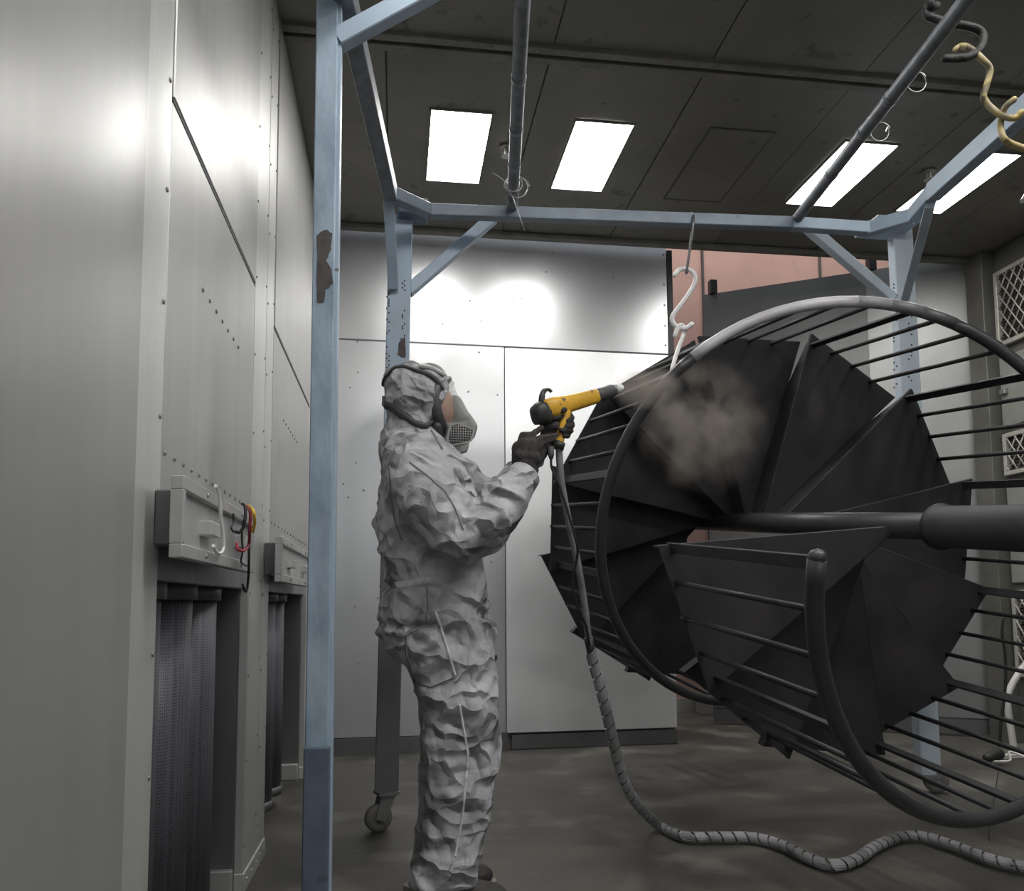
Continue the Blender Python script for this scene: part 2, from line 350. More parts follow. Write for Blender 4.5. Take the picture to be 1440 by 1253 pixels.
# ---------------------------------------------------------------- ceiling lamps
LX = [X0+PIT*(k+.5) for k in range(5)]
names = {0:'square white ceiling lamp nearest the tall left wall, left of the centre pipe', 1:'white ceiling lamp just right of the grey centre pipe',
         3:'white ceiling lamp partly behind the slanting grey pipe', 4:'white ceiling lamp beside the blue right-hand beam, under the yellow hooks'}
def lamp(x, y0, y1, label, grp=None):
    t = thing('ceiling_lamp', (x,(y0+y1)/2,ZC-.002), label, 'lamp', grp)
    h = .15
    mb = MB()
    for lo,hi in (((x-h-.012,y0-.012),(x+h+.012,y0)),((x-h-.012,y1),(x+h+.012,y1+.012)),((x-h-.012,y0),(x-h,y1)),((x+h,y0),(x+h+.012,y1))):
        mb.box((lo[0],lo[1],ZC-.008),(hi[0],hi[1],ZC+.002))
    mb.build('lamp_frame', M['ceil_seam'], t)
    mb = MB(); mb.box((x-h,y0,ZC-.005),(x+h,y1,ZC-.001)); mb.build('diffuser', M['lamp'], t)
    return t
for k in (0,1,3,4): lamp(LX[k], 3.90, 4.585, names[k], 'ceiling lamps at the far end')
nth = ['first','second','third','fourth','fifth']
for k in range(5): lamp(LX[k], -3.3, -2.615, nth[k]+' added lamp from the tall left wall in the unseen row behind the viewpoint', 'added lamps behind the viewpoint')  # unseen row added to light fronts and brighten the sheet's reflection
for k in range(5): lamp(LX[k], 1.0, 1.685, nth[k]+' ceiling lamp from the tall left wall in the row above the viewpoint', 'ceiling lamps above the viewpoint')

# ---------------------------------------------------------------- left wall: filter units
mb = MB(); mb.box((XL-.85,-4.2,0), (XL-.80,YB,ZC)); wl = struct(mb.build('wall_left', M['wall_dark']), 'tall pale metal wall of filter units', 'wall')
def wpanel(y0, y1, z0, z1, x=XL, t=.03, m='wall', name='wall_sheet'):
    mb = MB(); mb.cbox((x-t,y0,z0),(x,y1,z1),.003); return mb.build(name, M[m], wl)
def rivets(pts, r=.006):
    mb = MB()
    for (y,z) in pts: mb.ell((XL+.001,y,z),(r*.6,r,r),n=8)
    o = mb.build('rivet_heads', M['rivet'], wl); o['kind'] = 'stuff'
wpanel(-4.2,-.2,0,ZC,XL,.03,'wall_near','near_wall_sheet')
wpanel(-.195,1.615,0,ZC,XL+.012,.04,'wall_near','near_wall_sheet')
wpanel(1.618,1.665,0,ZC,XL+.006,.04,'wall_trim','corner_strip')
wpanel(1.668,1.822,0,ZC,XL,.03,'wall_trim','corner_strip')
UN = [(1.825,2.90),(3.35,4.72)]
for i,(a,b) in enumerate(UN):
    wpanel(a,b,2.076,ZC,XL+.004,.03); wpanel(a,b,1.13,2.07,XL,.03)
    wpanel(a,b,1.005,1.125,XL-.012,.03,'lintel','lintel_strip')
    mb = MB(); mb.box((XL-.02,a,2.066),(XL+.0015,b,2.077)); mb.build('sheet_joint', M['seam'], wl)
    n = 14
    rivets([(a+.03+k*(b-a-.06)/(n-1), 2.11) for k in range(n)] + [(a+.02+k*(b-a-.06)/(n-1), 1.28) for k in range(n)] + [(a+.32+k*.08, 1.76+.0*k) for k in range(7)])
piers = [(2.905,3.16),(3.165,3.345),(4.725,4.95),(4.955,YB)]
for (a,b) in piers:
    wpanel(a,b,.0 if a>3.5 else .0,ZC,XL,.03,'wall_trim','pier_strip')
    mb = MB(); mb.box((XL-.02,b-.001,0),(XL-.004,b+.006,ZC)); mb.build('sheet_joint', M['seam'], wl)
    rivets([(a+.02,.15+k*.28) for k in range(12)] + [(b-.02,.2+k*.28) for k in range(12)], .005)
rivets([(1.80,.1+k*.25) for k in range(13)] + [(1.60,.3+k*.6) for k in range(6)], .006)
# recess jambs and sills
for (a,b) in UN:
    mb = MB(); mb.cbox((XL-.80,b,0),(XL-.03,b+.02,1.01),.003); mb.build('recess_jamb', M['recess_smooth'], wl)
    mb = MB(); mb.cbox((XL-.80,a-.02,0),(XL-.03,a,1.01),.003); mb.build('recess_jamb', M['recess_smooth'], wl)
    mb = MB(); mb.box((XL-.80,a,1.01),(XL-.03,b,1.03)); mb.build('recess_soffit', M['wall_dark'], wl)
    mb = MB(); mb.cbox((XL-.26,b-.03,.0),(XL-.03,b,.085),.004).ell((XL-.14,b-.032,.045),(.008,.006,.008),n=8); mb.build('recess_sill', M['hatch'], wl)
    mb = MB(); mb.cbox((XL-.03,b,0),(XL+.006,b+.44,.065),.003)
    for k in range(5): mb.ell((XL+.006,b+.05+k*.09,.035),(.004,.006,.006),n=8)
    mb.build('floor_angle', M['wall_trim'], wl)
mb = MB(); mb.box((XL-.8,YB-.03,0),(XL-.03,YB,ZC)); mb.build('wall_end_plate', M['wall'], wl)

# filter cartridges hanging in the recesses
words = [['nearest perforated filter cartridge in the first wall opening, by the pale corner strip','second perforated filter cartridge in the first wall opening','third perforated filter cartridge in the first wall opening, deepest of the three'],
         ['nearest perforated cartridge in the far wall opening beside the blue post','second perforated cartridge in the far wall opening','last perforated cartridge in the far wall opening']]
for u,(a,b) in enumerate(UN):
    for k in range(3):
        y = a+.16+k*.30; r = .135; x = XL-.03-r-.01
        t = thing('filter_cartridge', (x,y,.06), words[u][k], 'filter', 'filter cartridges in the wall openings')
        mb = MB(); mb.tube([(x,y,.10),(x,y,.965)], r, 28); mb.build('perforated_sleeve', M['perf'], t)
        mb = MB(); mb.tube([(x,y,.06),(x,y,.10)], r+.004, 28); mb.build('bottom_cap', M['recess_smooth'], t)
        mb = MB(); mb.tube([(x,y,.965),(x,y,1.009)], r+.012, 28); mb.build('top_collar', M['wall_dark'], t)
        mb = MB(); mb.cbox((XL-.040,a+.004,.02),(XL-.032,a+.095,1.0),.002)
        if k == 0: mb.build('edge_strip', M['perf_light'], t)
        mb2 = MB(); mb2.tube([(x,y,.012),(x,y,.06)], .02, 10); mb2.build('foot_pin', M['caster'], t)

# pulse-valve hatches above the openings
def hatch(pA, pB, label, sc=1.0):
    # pA: top-left px, pB: bottom-right px on the wall plane (front face proud of the wall)
    xf = XL+.075
    a = atX(*pA, xf); b = atX(*pB, xf)
    y0,y1,z1,z0 = a.y, b.y, a.z, b.z
    t = thing('valve_hatch', (XL,(y0+y1)/2,z0), label, 'hatch', 'hatches above the wall openings')
    mb = MB(); mb.cbox((XL,y0+.07,z0+.03),(XL+.051,y1-.01,z1-.02),.003); mb.build('back_box', M['wall_dark'], t)  # dark box stands in for the shadow gap behind the face plate
    mb = MB(); mb.cbox((xf-.024,y0+.004,z0+.004),(xf-.015,y1-.004,z1-.004),.002); pl = mb.build('face_plate', M['hatch'], t)
    fr = .028
    mb = MB(); mb.cbox((xf-.026,y0,z1-fr),(xf,y1,z1),.002).cbox((xf-.026,y0,z0),(xf,y1,z0+fr),.002).cbox((xf-.026,y0,z0+fr),(xf,y0+.02,z1-fr),.002).cbox((xf-.026,y1-.02,z0+fr),(xf,y1,z1-fr),.002)
    mb.build('raised_rim', M['hatch'], t)
    for q in (.30,.78):
        y = y0+(y1-y0)*q; z = (z0+z1)/2-.005
        mb = MB(); mb.cbox((xf-.018,y-.045,z-.017),(xf+.012,y+.045,z+.017),.003); mb.build('latch_block', M['wall_trim'], t)
    for q in (.25,.75):
        for z in (z0+fr/2,z1-fr/2):
            mb = MB(); mb.ell((xf+.001,y0+(y1-y0)*q,z),(.003,.006,.006),n=8); mb.build('screw', M['rivet'], t)
    return t, (xf,y0,y1,z0,z1)
h1, H1 = hatch((259,668),(357,806),'grey valve hatch with hanging coloured wires above the first opening')
h2, H2 = hatch((397,754),(437,826),'smaller-looking valve hatch above the far opening, next to the blue post')

# white hook hung on the near hatch, and the wires at its end
xf = H1[0]
P = [atX(x,y,xf+.012) for x,y in ((303,683),(307,690),(309,705),(311,730),(314,760),(314,772),(310,778),(304,776),(300,767))]
mb = MB(); mb.tube(catmull(P,4), .0042, 8)
tag(mb.build('wire_hook', M['hook_white'], None, org=P[-2]), 'long white J-shaped hook hanging on the near valve hatch', 'hook')
def cable(name, pts, r, m, label, cat='cable', n=6):
    mb = MB(); P = catmull(pts, n); mb.tube(P, r, 7); return tag(mb.build(name, M[m], None, org=P[-1]), label, cat)
X = lambda x,y,d=.02: atX(x,y,H1[0]+d)
cable('cable', [X(340,708),(X(345,714,.03)),X(344,735,.03),X(338,748,.02),X(331,748,.01)], .0042, 'cable_black', 'black cable looped over the right end of the near hatch')
cable('cable', [X(347,712,.02),X(352,722,.04),X(351,745,.04),X(350,765,.03),X(343,774,.03),X(334,772,.02),X(333,764,.015)], .0042, 'cable_red', 'red cable looped at the right end of the near hatch')
cable('cable', [X(349,711,.02),X(356,718,.05),X(358,735,.05),X(355,748,.04)], .0045, 'cable_yellow', 'short yellow cable curving out of the near hatch')
cable('cable', [X(328,722,.02),X(328,736,.02),X(325,742,.02),X(328,748,.02)], .0026, 'cable_black', 'thin dark wire ending in a small hook on the near hatch face')
cable('cable', [X(343,730,.03),X(340,752,.02),X(341,775,.02),X(339,790,.015),X(347,796,.012)], .0026, 'cable_black', 'thin dark wire sagging below the red loop to the hatch rim')
cable('cable', [X(350,760,.03),X(350,790,.03),X(349,815,.02),X(346,832,.015),X(341,822,.015)], .0036, 'cable_black', 'black cable dangling from the near hatch down to the opening')

# ---------------------------------------------------------------- sliding panel door across the back
def yp(x): return 5.40 + .03*x
def pslab(x0, x1, z0, z1, t, m, name, parent, dy=0):
    mb = MB(); q = [(x0,yp(x0)+dy,z0),(x1,yp(x1)+dy,z0),(x1,yp(x1)+dy,z1),(x0,yp(x0)+dy,z1)]
    mb.quadprism(q, (0,t,0)); return mb.build(name, M[m], parent)
d1 = struct(pslab(-1.2,1.885,.06,3.47,.04,'wall_dark','door_1',None,.03), 'large galvanised sliding door panel across the back of the booth', 'door')
pslab(-1.2,1.885,2.70,3.47,.02,'sheet','top_sheet',d1); 
pslab(-1.2,.712,.11,2.694,.02,'sheet','left_sheet',d1,.004); pslab(.718,1.885,.11,2.685,.02,'sheet_reflection','right_sheet',d1,-.006)
pslab(-1.2,.712,2.692,2.70,.01,'wall_dark','sheet_joint',d1,-.002); pslab(.712,1.885,2.684,2.70,.012,'seam','sheet_joint',d1,.0)
pslab(-1.2,.72,0.0,.105,.05,'wall_dark','bottom_rail',d1,-.02); pslab(.75,1.885,0.005,.095,.05,'wall_dark','bottom_rail',d1,-.012)
pslab(1.888,1.925,2.45,3.45,.06,'black','edge_post',d1,-.01)
mb = MB()
for k in range(46):
    x = rnd.uniform(-.4,1.85); z = rnd.uniform(.3,3.4); mb.ell((x,yp(x)-.002,z),(.006,.003,.006),n=8)
for z in (3.42,3.2,2.9,2.76,3.05): mb.ell((1.865,yp(1.865)-.002,z),(.008,.005,.008),n=8)
s_ = mb.build('screw_heads', M['caster'], d1); s_['kind'] = 'stuff'
for (px,py) in ((640,324),(916,341)):
    p = at(px,py,5.5); mb = MB(); mb.cbox((p.x-.035,5.47+.03*p.x,3.45),(p.x+.035,5.52+.03*p.x,3.75),.004); mb.build('door_hanger', M['black'], d1)
mb = MB(); mb.cbox((-1.5,5.52,3.75),(5,5.66,3.9),.005); struct(mb.build('trim_1', M['black']), 'dark overhead door track above the back panels', 'track')

# right hand door leaf standing ajar
pa = atZ(988,415,3.47); pb = atZ(1390,355,3.47); pa.z = pb.z = 0
dv = (pb-pa).normalized(); nv = Vector((dv.y,-dv.x,0))
if nv.y > 0: nv = -nv
L_ = (pb-pa).length
def dslab(u0,u1,z0,z1,t,off,m,name,parent):
    mb = MB(); p0 = pa+dv*u0+nv*off; p1 = pa+dv*u1+nv*off
    mb.quadprism([p0+Vector((0,0,z0)),p1+Vector((0,0,z0)),p1+Vector((0,0,z1)),p0+Vector((0,0,z1))], -nv*t); return mb.build(name, M[m], parent)
d2 = struct(dslab(0,L_,.12,3.47,.04,0,'wall_dark','door_2',None), 'grey metal door leaf standing ajar behind the staircase', 'door')
dslab(0.005,L_*.6-.004,.13,3.465,.012,.012,'door_dark_reflect','door_sheet',d2); dslab(L_*.6,L_-.03,.13,3.465,.012,.012,'door_pale_reflect','door_sheet',d2)
dslab(L_-.028,L_,.12,3.47,.05,.02,'wall_trim','edge_strip',d2); dslab(0,L_,.02,.12,.05,.015,'wall_dark','bottom_rail',d2)
for u in (.04,.62):
    p = pa+dv*L_*u; mb = MB(); mb.cbox((p.x-.03,p.y-.03,3.46),(p.x+.03,p.y+.03,3.58),.004); mb.build('door_hanger', M['black'], d2)

# ---------------------------------------------------------------- right wall with lattice fronted filters
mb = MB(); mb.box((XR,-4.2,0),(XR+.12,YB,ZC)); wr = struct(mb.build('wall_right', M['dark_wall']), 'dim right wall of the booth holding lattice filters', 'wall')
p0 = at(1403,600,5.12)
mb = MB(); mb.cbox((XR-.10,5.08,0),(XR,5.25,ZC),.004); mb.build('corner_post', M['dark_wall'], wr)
lab = ['white lattice filter panel high on the right wall','white lattice filter panel at mid height on the right wall','white lattice filter panel low on the right wall']
ys = (4.0, 5.05)
for i,(pt,pb_) in enumerate(((372,482),(608,668),(830,950))):
    zt = atX(1422,pt,XR-.03).z; zb = atX(1422,pb_,XR-.03).z
    t = thing('lattice_filter', (XR,(ys[0]+ys[1])/2,zb), lab[i], 'filter', 'lattice filters on the right wall')
    mb = MB(); x = XR-.012; fr = .03
    mb.cbox((x-.03,ys[0],zt-fr),(XR,ys[1],zt),.003).cbox((x-.03,ys[0],zb),(XR,ys[1],zb+fr),.003).cbox((x-.03,ys[0],zb+fr),(XR,ys[0]+fr,zt-fr),.003).cbox((x-.03,ys[1]-fr,zb+fr),(XR,ys[1],zt-fr),.003)
    mb.build('filter_frame', M['mesh_wire'], t)
    mb = MB(); n = int((zt-zb-2*fr)/.022)
    for k in range(n):
        z = zb+fr+(k+.5)*.022; mb.add([(XR-.004,ys[0]+fr,z-.011),(XR-.004,ys[1]-fr,z-.011),(XR-.02,ys[1]-fr,z),(XR-.02,ys[0]+fr,z),(XR-.004,ys[1]-fr,z+.011),(XR-.004,ys[0]+fr,z+.011)],[(0,1,2,3),(3,2,4,5)])
    mb.build('pleated_medium', M['pleat'], t)
    H_ = zt-zb-2*fr; W_ = ys[1]-ys[0]-2*fr; mb = MB(); st = .075
    def clip(ya,za,yb,zb_):
        return (XR-.036,ya,za),(XR-.036,yb,zb_)
    k = -int(H_/st)-1
    while k*st < W_:
        for sgn in (1,-1):
            u0, u1 = k*st, k*st+H_*.7
            z0_, z1_ = 0.0, H_
            if u0 < 0: z0_ = -u0/.7; u0 = 0
            if u1 > W_: z1_ = H_-(u1-W_)/.7; u1 = W_
            if z1_-z0_ > .01 and u1 > u0:
                A = (zb+fr+z0_) if sgn > 0 else (zt-fr-z0_); B = (zb+fr+z1_) if sgn > 0 else (zt-fr-z1_)
                mb.tube([(XR-.03-.006*(sgn>0),ys[0]+fr+u0,A),(XR-.03-.006*(sgn>0),ys[0]+fr+u1,B)], .005, 5)
        k += 1
    mb.build('wire_lattice', M['mesh_wire'], t)
for (pt,pb_) in ((500,600),(680,820)):
    zt = atX(1422,pt,XR).z; zb = atX(1422,pb_,XR).z
    mb = MB(); mb.cbox((XR-.03,4.0,zb),(XR,5.05,zt),.004); mb.build('blank_panel', M['grey_green'], wr)
    mb = MB(); mb.cbox((XR-.06,4.98,(zt+zb)/2-.02),(XR-.03,5.03,(zt+zb)/2+.02),.004); mb.build('panel_latch', M['caster'], wr)

#@@RACK
# ---------------------------------------------------------------- blue hanging rack
ZR = 2.64
cLt, cLb = at(564,306,3.60), at(543.5,1112,3.60)
cRt, cRb = at(1265,322,3.87), at(1305,1088,3.87)
cNt, cNb = at(461.5,0,2.20), at(444,1200,2.20)
dN = (cNt-cNb); cNt2 = cNb + dN*((ZR-.03-cNb.z)/dN.z); cNb2 = cNb + dN*((.19-cNb.z)/dN.z)
rack = thing('hanging_rack', (cLb.x,cLb.y,0), 'pale blue peeling steel rack on casters spanning the booth', 'rack')
cLm = cLb.lerp(cLt,.42); mb = MB(); mb.bar(cLm, cLt, .105, .06, up=(0,1,0), c=.004); colL = mb.build('column', M['blue'], rack)
mb = MB(); mb.bar(cLb, cLm, .100, .056, up=(0,1,0), c=.004); lg = mb.build('lower_leg', M['leg_grey'], rack); lg['label'] = 'dull grey lower half of the far left post'
mb = MB(); mb.bar(cRb, cRt, .11, .06, up=(0,1,0), c=.004); colR = mb.build('column', M['blue_pale'], rack)
mb = MB(); mb.bar(cNb2, cNt2, .058, .05, up=(0,1,0), c=.003); colN = mb.build('column', M['blue_worn'], rack); colN['label'] = 'peeling blue post with a bare dark scar'
mb = MB(); o_ = Vector((.033,.008,0)); mb.bar(cNb2+o_, cNt2+o_, .012, .05, up=(0,1,0), c=.002); mb.build('edge_flange', M['blue'], colN)
q0 = at(446,1052,2.165); q1 = at(443,1253,2.165); d_ = q1-q0; q1 = q0 + d_*((.15-q0.z)/d_.z)
mb = MB(); mb.bar(q1, q0, .064, .03, up=(0,1,0), c=.003); mb.build('extension_sleeve', M['blue_dark'], colN)  # dark blue deepened to stand in for light fading down the post
# bare scars on the posts: thin flaked patches
def scar(pxs, Y, parent, seed):
    r_ = random.Random(seed); pts = []
    for i in range(len(pxs)):
        a = pxs[i]; b = pxs[(i+1)%len(pxs)]
        for t in (0,.34,.67): pts.append(at(a[0]+(b[0]-a[0])*t+r_.uniform(-1,1), a[1]+(b[1]-a[1])*t+r_.uniform(-2,2), Y))
    mb = MB(); mb.quadprism(pts, (0,.002,0)); mb.build('bare_patch', M['rust'], parent)
scar([(446,330),(458,322),(467,330),(465,352),(459,366),(467,380),(468,398),(458,406),(455,424),(446,424)], 2.173, colN, 1)
scar([(562,478),(569,474),(571,500),(564,503),(559,498)], 3.567, colL, 2)
scar([(559,513),(569,512),(570,530),(557,528)], 3.567, colL, 3)
mb = MB()
for k in range(40):
    px = rnd.choice((544,547,566,569)); py = 395+k*3.2
    p = at(px, py, 3.569); mb.ell(p,(.004,.002,.004),n=6)
s_ = mb.build('bolt_holes', M['rust'], colL); s_['kind'] = 'stuff'
mb = MB()
for k in range(30): 
    p = at(rnd.choice((1257,1261,1278,1282)), 400+k*5, 3.838); mb.ell(p,(.005,.002,.005),n=6)
s_ = mb.build('bolt_holes', M['rust'], colR); s_['kind'] = 'stuff'
# rails, crossbar, corner braces
rA, rB = atZ(549,272,ZR), atZ(487,0,ZR); rB2 = rB + (rB-rA)*.55
mb = MB(); mb.bar(rB2, rA, .055, .07, c=.003); mb.build('side_rail', M['pipe'], rack)
xA, xB, xC = at(604,299,3.62), at(1112,317,3.84), at(1225,324,3.90)
def zz(p, z): p = p.copy(); p.z = z; return p
xA, xB, xC = zz(xA,ZR), zz(xB,ZR), zz(xC,ZR)
xA = atZ(604,297,ZR); xB = atZ(1112,315,ZR); xC = atZ(1222,322,ZR)
mb = MB(); mb.bar(xA, xB, .05, .052, c=.003); mb.build('crossbar', M['blue_mid'], rack)
mb = MB(); mb.bar(xB, xC, .05, .052, c=.003); mb.build('crossbar', M['blue'], rack)
mb = MB(); mb.bar(rA, xA, .05, .052, c=.003); mb.build('corner_brace', M['blue_mid'], rack)
bA, bB = atZ(1312,270,ZR), atZ(1470,128,ZR); bB2 = bB+(bB-bA)*.5
mb = MB(); mb.bar(bA, bB2, .055, .075, c=.003); mb.build('side_rail', M['blue'], rack)
mb = MB(); mb.bar(xC, atZ(1283,304,ZR), .05, .06, c=.003); mb.bar(atZ(1283,304,ZR), bA, .05, .06, c=.003); mb.build('corner_brace', M['blue'], rack)
p = at(1249,319,3.80); mb = MB(); mb.cbox((p.x-.12,3.70,p.z-.014),(p.x+.12,3.92,p.z+.012),.004); mb.build('head_plate', M['blue'], rack)
p = at(582,296,3.56); mb = MB(); mb.cbox((p.x-.07,3.50,p.z-.04),(p.x+.06,3.62,p.z+.03),.004); mb.build('head_bracket', M['blue_dark'], rack)
def brace(a, b, wx=.045, wz=.05, m='blue'): 
    mb = MB(); mb.bar(a, b, wx, wz, up=(0,1,0), c=.003); return mb.build('brace', M[m], rack)
brace(at(574,410,3.6), at(694,306,3.62), .05, .05)
brace(at(553,405,3.555), at(545,252,3.30), .045, .04)
brace(at(1133,317,3.74), at(1254,420,3.84), .05, .05, 'blue_pale')
brace(at(1271,428,3.81), zz(atZ(1309,285,ZR-.03),ZR-.03), .05, .04, 'blue_pale')
brace(at(474,58,2.2), at(640,-32,2.2), .05, .05)
brace(at(640,-32,2.2), at(700,-36,2.2), .05, .05)
# hanging pipes
ZP = ZR+.02
for (a,b,nm) in (((738,-60),(720,300),'c'),((1418,-76),(1118,311),'r')):
    A, B = atZ(*a,ZP), atZ(*b,ZP)
    mb = MB(); mb.tube([A+(B-A)*(k/20) for k in range(21)], .0235, 16); pp_ = mb.build('hanging_pipe', M['pipe'], rack)
    for q in ((.35,.55,.72,.9) if nm == 'c' else (.42,.55,.74)): 
        c = A+(B-A)*q; dd = (B-A).normalized(); mb = MB(); mb.tube([c-dd*.012, c+dd*.012], .0255, 16)
        mb.build('tape_band', M['pipe'], pp_)
# casters
def caster(p, yaw, wr=.058):
    top = Vector((p.x,p.y,p.z)); d = Vector((math.cos(yaw),math.sin(yaw),0)); s = Vector((-d.y,d.x,0))
    c = Vector((p.x,p.y,wr)) - d*.035
    mb = MB(); mb.quadprism([top+d*.045-s*.045, top+d*.045+s*.045, top-d*.045+s*.045, top-d*.045-s*.045], (0,0,-.012)); fk = mb.build('caster_fork', M['caster'], rack)
    mb = MB()
    for k in (-1,1):
        a = top+d*.035+s*.026*k+Vector((0,0,-.01)); b = top-d*.03+s*.026*k+Vector((0,0,-.01)); e = c+s*.026*k
        mb.quadprism([a,b,e-d*.02,e+d*.02-Vector((0,0,.015))], s*.004*k)
    mb.tube([c-s*.034,c+s*.034],.008,10); mb.build('fork_cheek', M['caster'], fk)
    mb = MB(); prof = [(-.020,.6),(-.019,.94),(-.012,1),(.012,1),(.019,.94),(.020,.6)]
    mb.tube([c+s*a for a,_ in prof],[wr*b for _,b in prof],24); w_ = mb.build('wheel', M['tyre'], fk)
caster(Vector((cLb.x,cLb.y,cLb.z)), R(20)); caster(Vector((cRb.x,cRb.y,cRb.z)), R(160)); caster(Vector((q1.x,q1.y,.15)), R(60))

# tie wires wound round the pipes
def tie(px, py, loops, r, label, tails, seed):
    r_ = random.Random(seed); c = atZ(px,py,ZP); a,b = (atZ(738,0,ZP),atZ(720,300,ZP)) if px < 900 else (atZ(1360,0,ZP),atZ(1118,311,ZP))
    d = (b-a).normalized(); s = d.cross(Vector((0,0,1))).normalized(); u = s.cross(d)
    P = []
    for k in range(int(loops*14)):
        t = k/14*2*math.pi; rr = r*(1+.25*math.sin(t*.73+seed)); P.append(c + d*(.02*math.sin(t*.31)+.004*k/14) + s*rr*math.cos(t) + u*rr*math.sin(t))
    for tl in tails: P.append(at(*tl))
    mb = MB(); mb.tube(catmull(P,2), .0018, 6); return tag(mb.build('tie_wire', M['wire'], None, org=c), label, 'wire')
tie(722,258,3.2,.030,'loose tie wire wound round the centre pipe, lower end dangling',[(714,255,3.25),(722,280,3.2),(738,325,3.2)],1)
tie(726,262,1.6,.044,'wide loop of tie wire sticking out left of the centre pipe',[(716,262,3.38),(704,250,3.36),(692,243,3.36)],2)
tie(1238,180,1.2,.034,'thin wire loop around the slanting right pipe above the lamp',[(1246,184,3.1)],3)
tie(1292,108,1.2,.030,'wire ring with torn end high on the slanting right pipe',[(1297,104,2.7)],4)

# ---------------------------------------------------------------- hooks
def hook(name, pts, r, m, label, n=6, grp=None, sides=10):
    P = catmull(pts, n); mb = MB(); mb.tube(P, r, sides); mb.ell(P[0],(r,)*3,n=8).ell(P[-1],(r,)*3,n=8)
    return tag(mb.build(name, M[m], None, org=P[len(P)//2]), label, 'hook', grp)
YH = atZ(970,312,ZR).y
hook('steel_hook', [at(963,316,YH+.06),at(968,303,YH+.04),at(974,300,YH),at(975,306,YH-.045),at(974,322,YH-.05),at(970,350,YH-.03),at(966,378,YH-.01),at(965,384,YH+.0),at(967,380,YH+.02)], .006, 'hook_steel', 'long grey steel hook hanging from the blue crossbar')
hook('s_hook', [at(949,387,YH-.02),at(955,380,YH-.01),at(964,378,YH),at(974,383,YH),at(978,393,YH),at(972,408,YH),at(958,428,YH),at(946,444,YH),at(947,455,YH),at(955,461,YH),at(964,462,YH-.01),at(973,456,YH-.02)], .0105, 'hook_white', 'white S-hook hanging from the grey steel hook')
hook('chain_hook', [at(949,472,YH-.02),at(953,462,YH-.015),at(958,457,YH),at(963,463,YH+.01),at(961,472,YH+.01),at(955,487,YH+.0),at(949,505,YH-.05),at(945,520,YH-.08)], .0095, 'hook_white', 'lower white hook reaching down behind the staircase handrail')
YK = 2.15
hook('s_hook', [at(1317,8,YK),at(1312,10,YK-.01),at(1308,3,YK-.02),at(1308,-12,YK),at(1304,4,YK),at(1304,20,YK),at(1313,26,YK),at(1340,33,YK),at(1372,40,YK),at(1383,52,YK),at(1378,68,YK-.01),at(1364,79,YK-.02),at(1347,82,YK-.02),at(1329,82,YK-.02)], .0125, 'hook_dark', 'lumpy blackened S-hook at the top, above the yellow hooks')
hook('s_hook', [at(1344,70,YK+.03),at(1352,65,YK+.02),at(1364,68,YK-.01),at(1382,84,YK-.02),at(1392,97,YK-.01),at(1388,118,YK),at(1383,136,YK),at(1392,150,YK),at(1410,163,YK-.01),at(1427,166,YK-.01),at(1436,158,YK-.02)], .0095, 'hook_yellow', 'upper yellow and black S-hook hanging in the blackened hook')
hook('s_hook', [at(1426,140,YK-.05),at(1416,148,YK-.03),at(1411,157,YK),at(1407,175,YK+.01),at(1410,192,YK),at(1420,201,YK),at(1440,209,YK),at(1462,218,YK),at(1468,240,YK),at(1460,262,YK)], .0095, 'hook_yellow', 'lower flaking yellow hook at the right edge of the photo')
# sprinklers / fittings on the ceiling
for (px,py,l) in ((712,214,'small pale sprinkler head on the ceiling behind the centre pipe'),(1306,247,'small dusty sprinkler head on the ceiling near the right beam')):
    p = atZ(px,py,ZC-.03); t = thing('sprinkler_head', (p.x,p.y,ZC), l, 'sprinkler')
    mb = MB(); mb.tube([(p.x,p.y,ZC),(p.x,p.y,ZC-.012)],.038,16); mb.build('escutcheon', M['ceil_seam'], t)
    mb = MB(); mb.tube([(p.x,p.y,ZC-.01),(p.x,p.y,ZC-.05),(p.x,p.y,ZC-.055)],[.012,.014,.028],12); mb.build('nozzle', M['wire'], t)
p = at(1446,281,3.6); t = thing('spotlight', (p.x,p.y,p.z), 'small grey conical fitting at the right edge under the lamps', 'lamp')
mb = MB(); mb.tube([p+Vector((-.035,0,-.01)),p+Vector((0,0,.012)),p+Vector((.07,0,.04))],[.012,.03,.036],14); mb.build('shade', M['caster'], t)
mb = MB(); mb.tube([p+Vector((.05,0,.03)),Vector((p.x+.05,p.y,ZC))],.008,8); mb.build('drop_rod', M['caster'], t)

#@@STAIR
# ---------------------------------------------------------------- spiral staircase hung on its side
KS = 1.06
ax, az, slx, slz = 2.0*KS, HC+(.9231-HC)*KS, -.0822, .1097
RH, SY0, PITCH, PH0 = .8758*KS, 1.8815*KS, 1.5571*KS, 186.69
OFF, RT = .74*KS, .925*KS
u = Vector((slx,1,slz)); ul = u.length; u.normalize()
r_ = Vector((1,0,0)); r_ = (r_-u*r_.dot(u)).normalized(); v_ = r_.cross(u)
def sy(th): return (SY0 + PITCH*(th-PH0)/360)*ul      # distance along the axis
O_ = Vector((ax,0,az))
smat = Matrix((( r_.x, v_.x, -u.x, O_.x),(r_.y, v_.y, -u.y, O_.y),(r_.z, v_.z, -u.z, O_.z),(0,0,0,1)))
stair = thing('spiral_staircase', (0,0,0), 'charcoal steel spiral staircase hanging on its side in the booth', 'staircase')
stair.matrix_world = smat
def cyl(th, rr, s): a = R(th); return Vector((rr*math.cos(a), rr*math.sin(a), -s))
ORG[stair.name] = (0,0,0)
TH0, STEP, NT = 184.5, 28.67, 15
noses = [218,248,280,312,342,373,403,435,467,498,528,556,585,615,643]
sk = [sy(t-12)+OFF for t in noses]
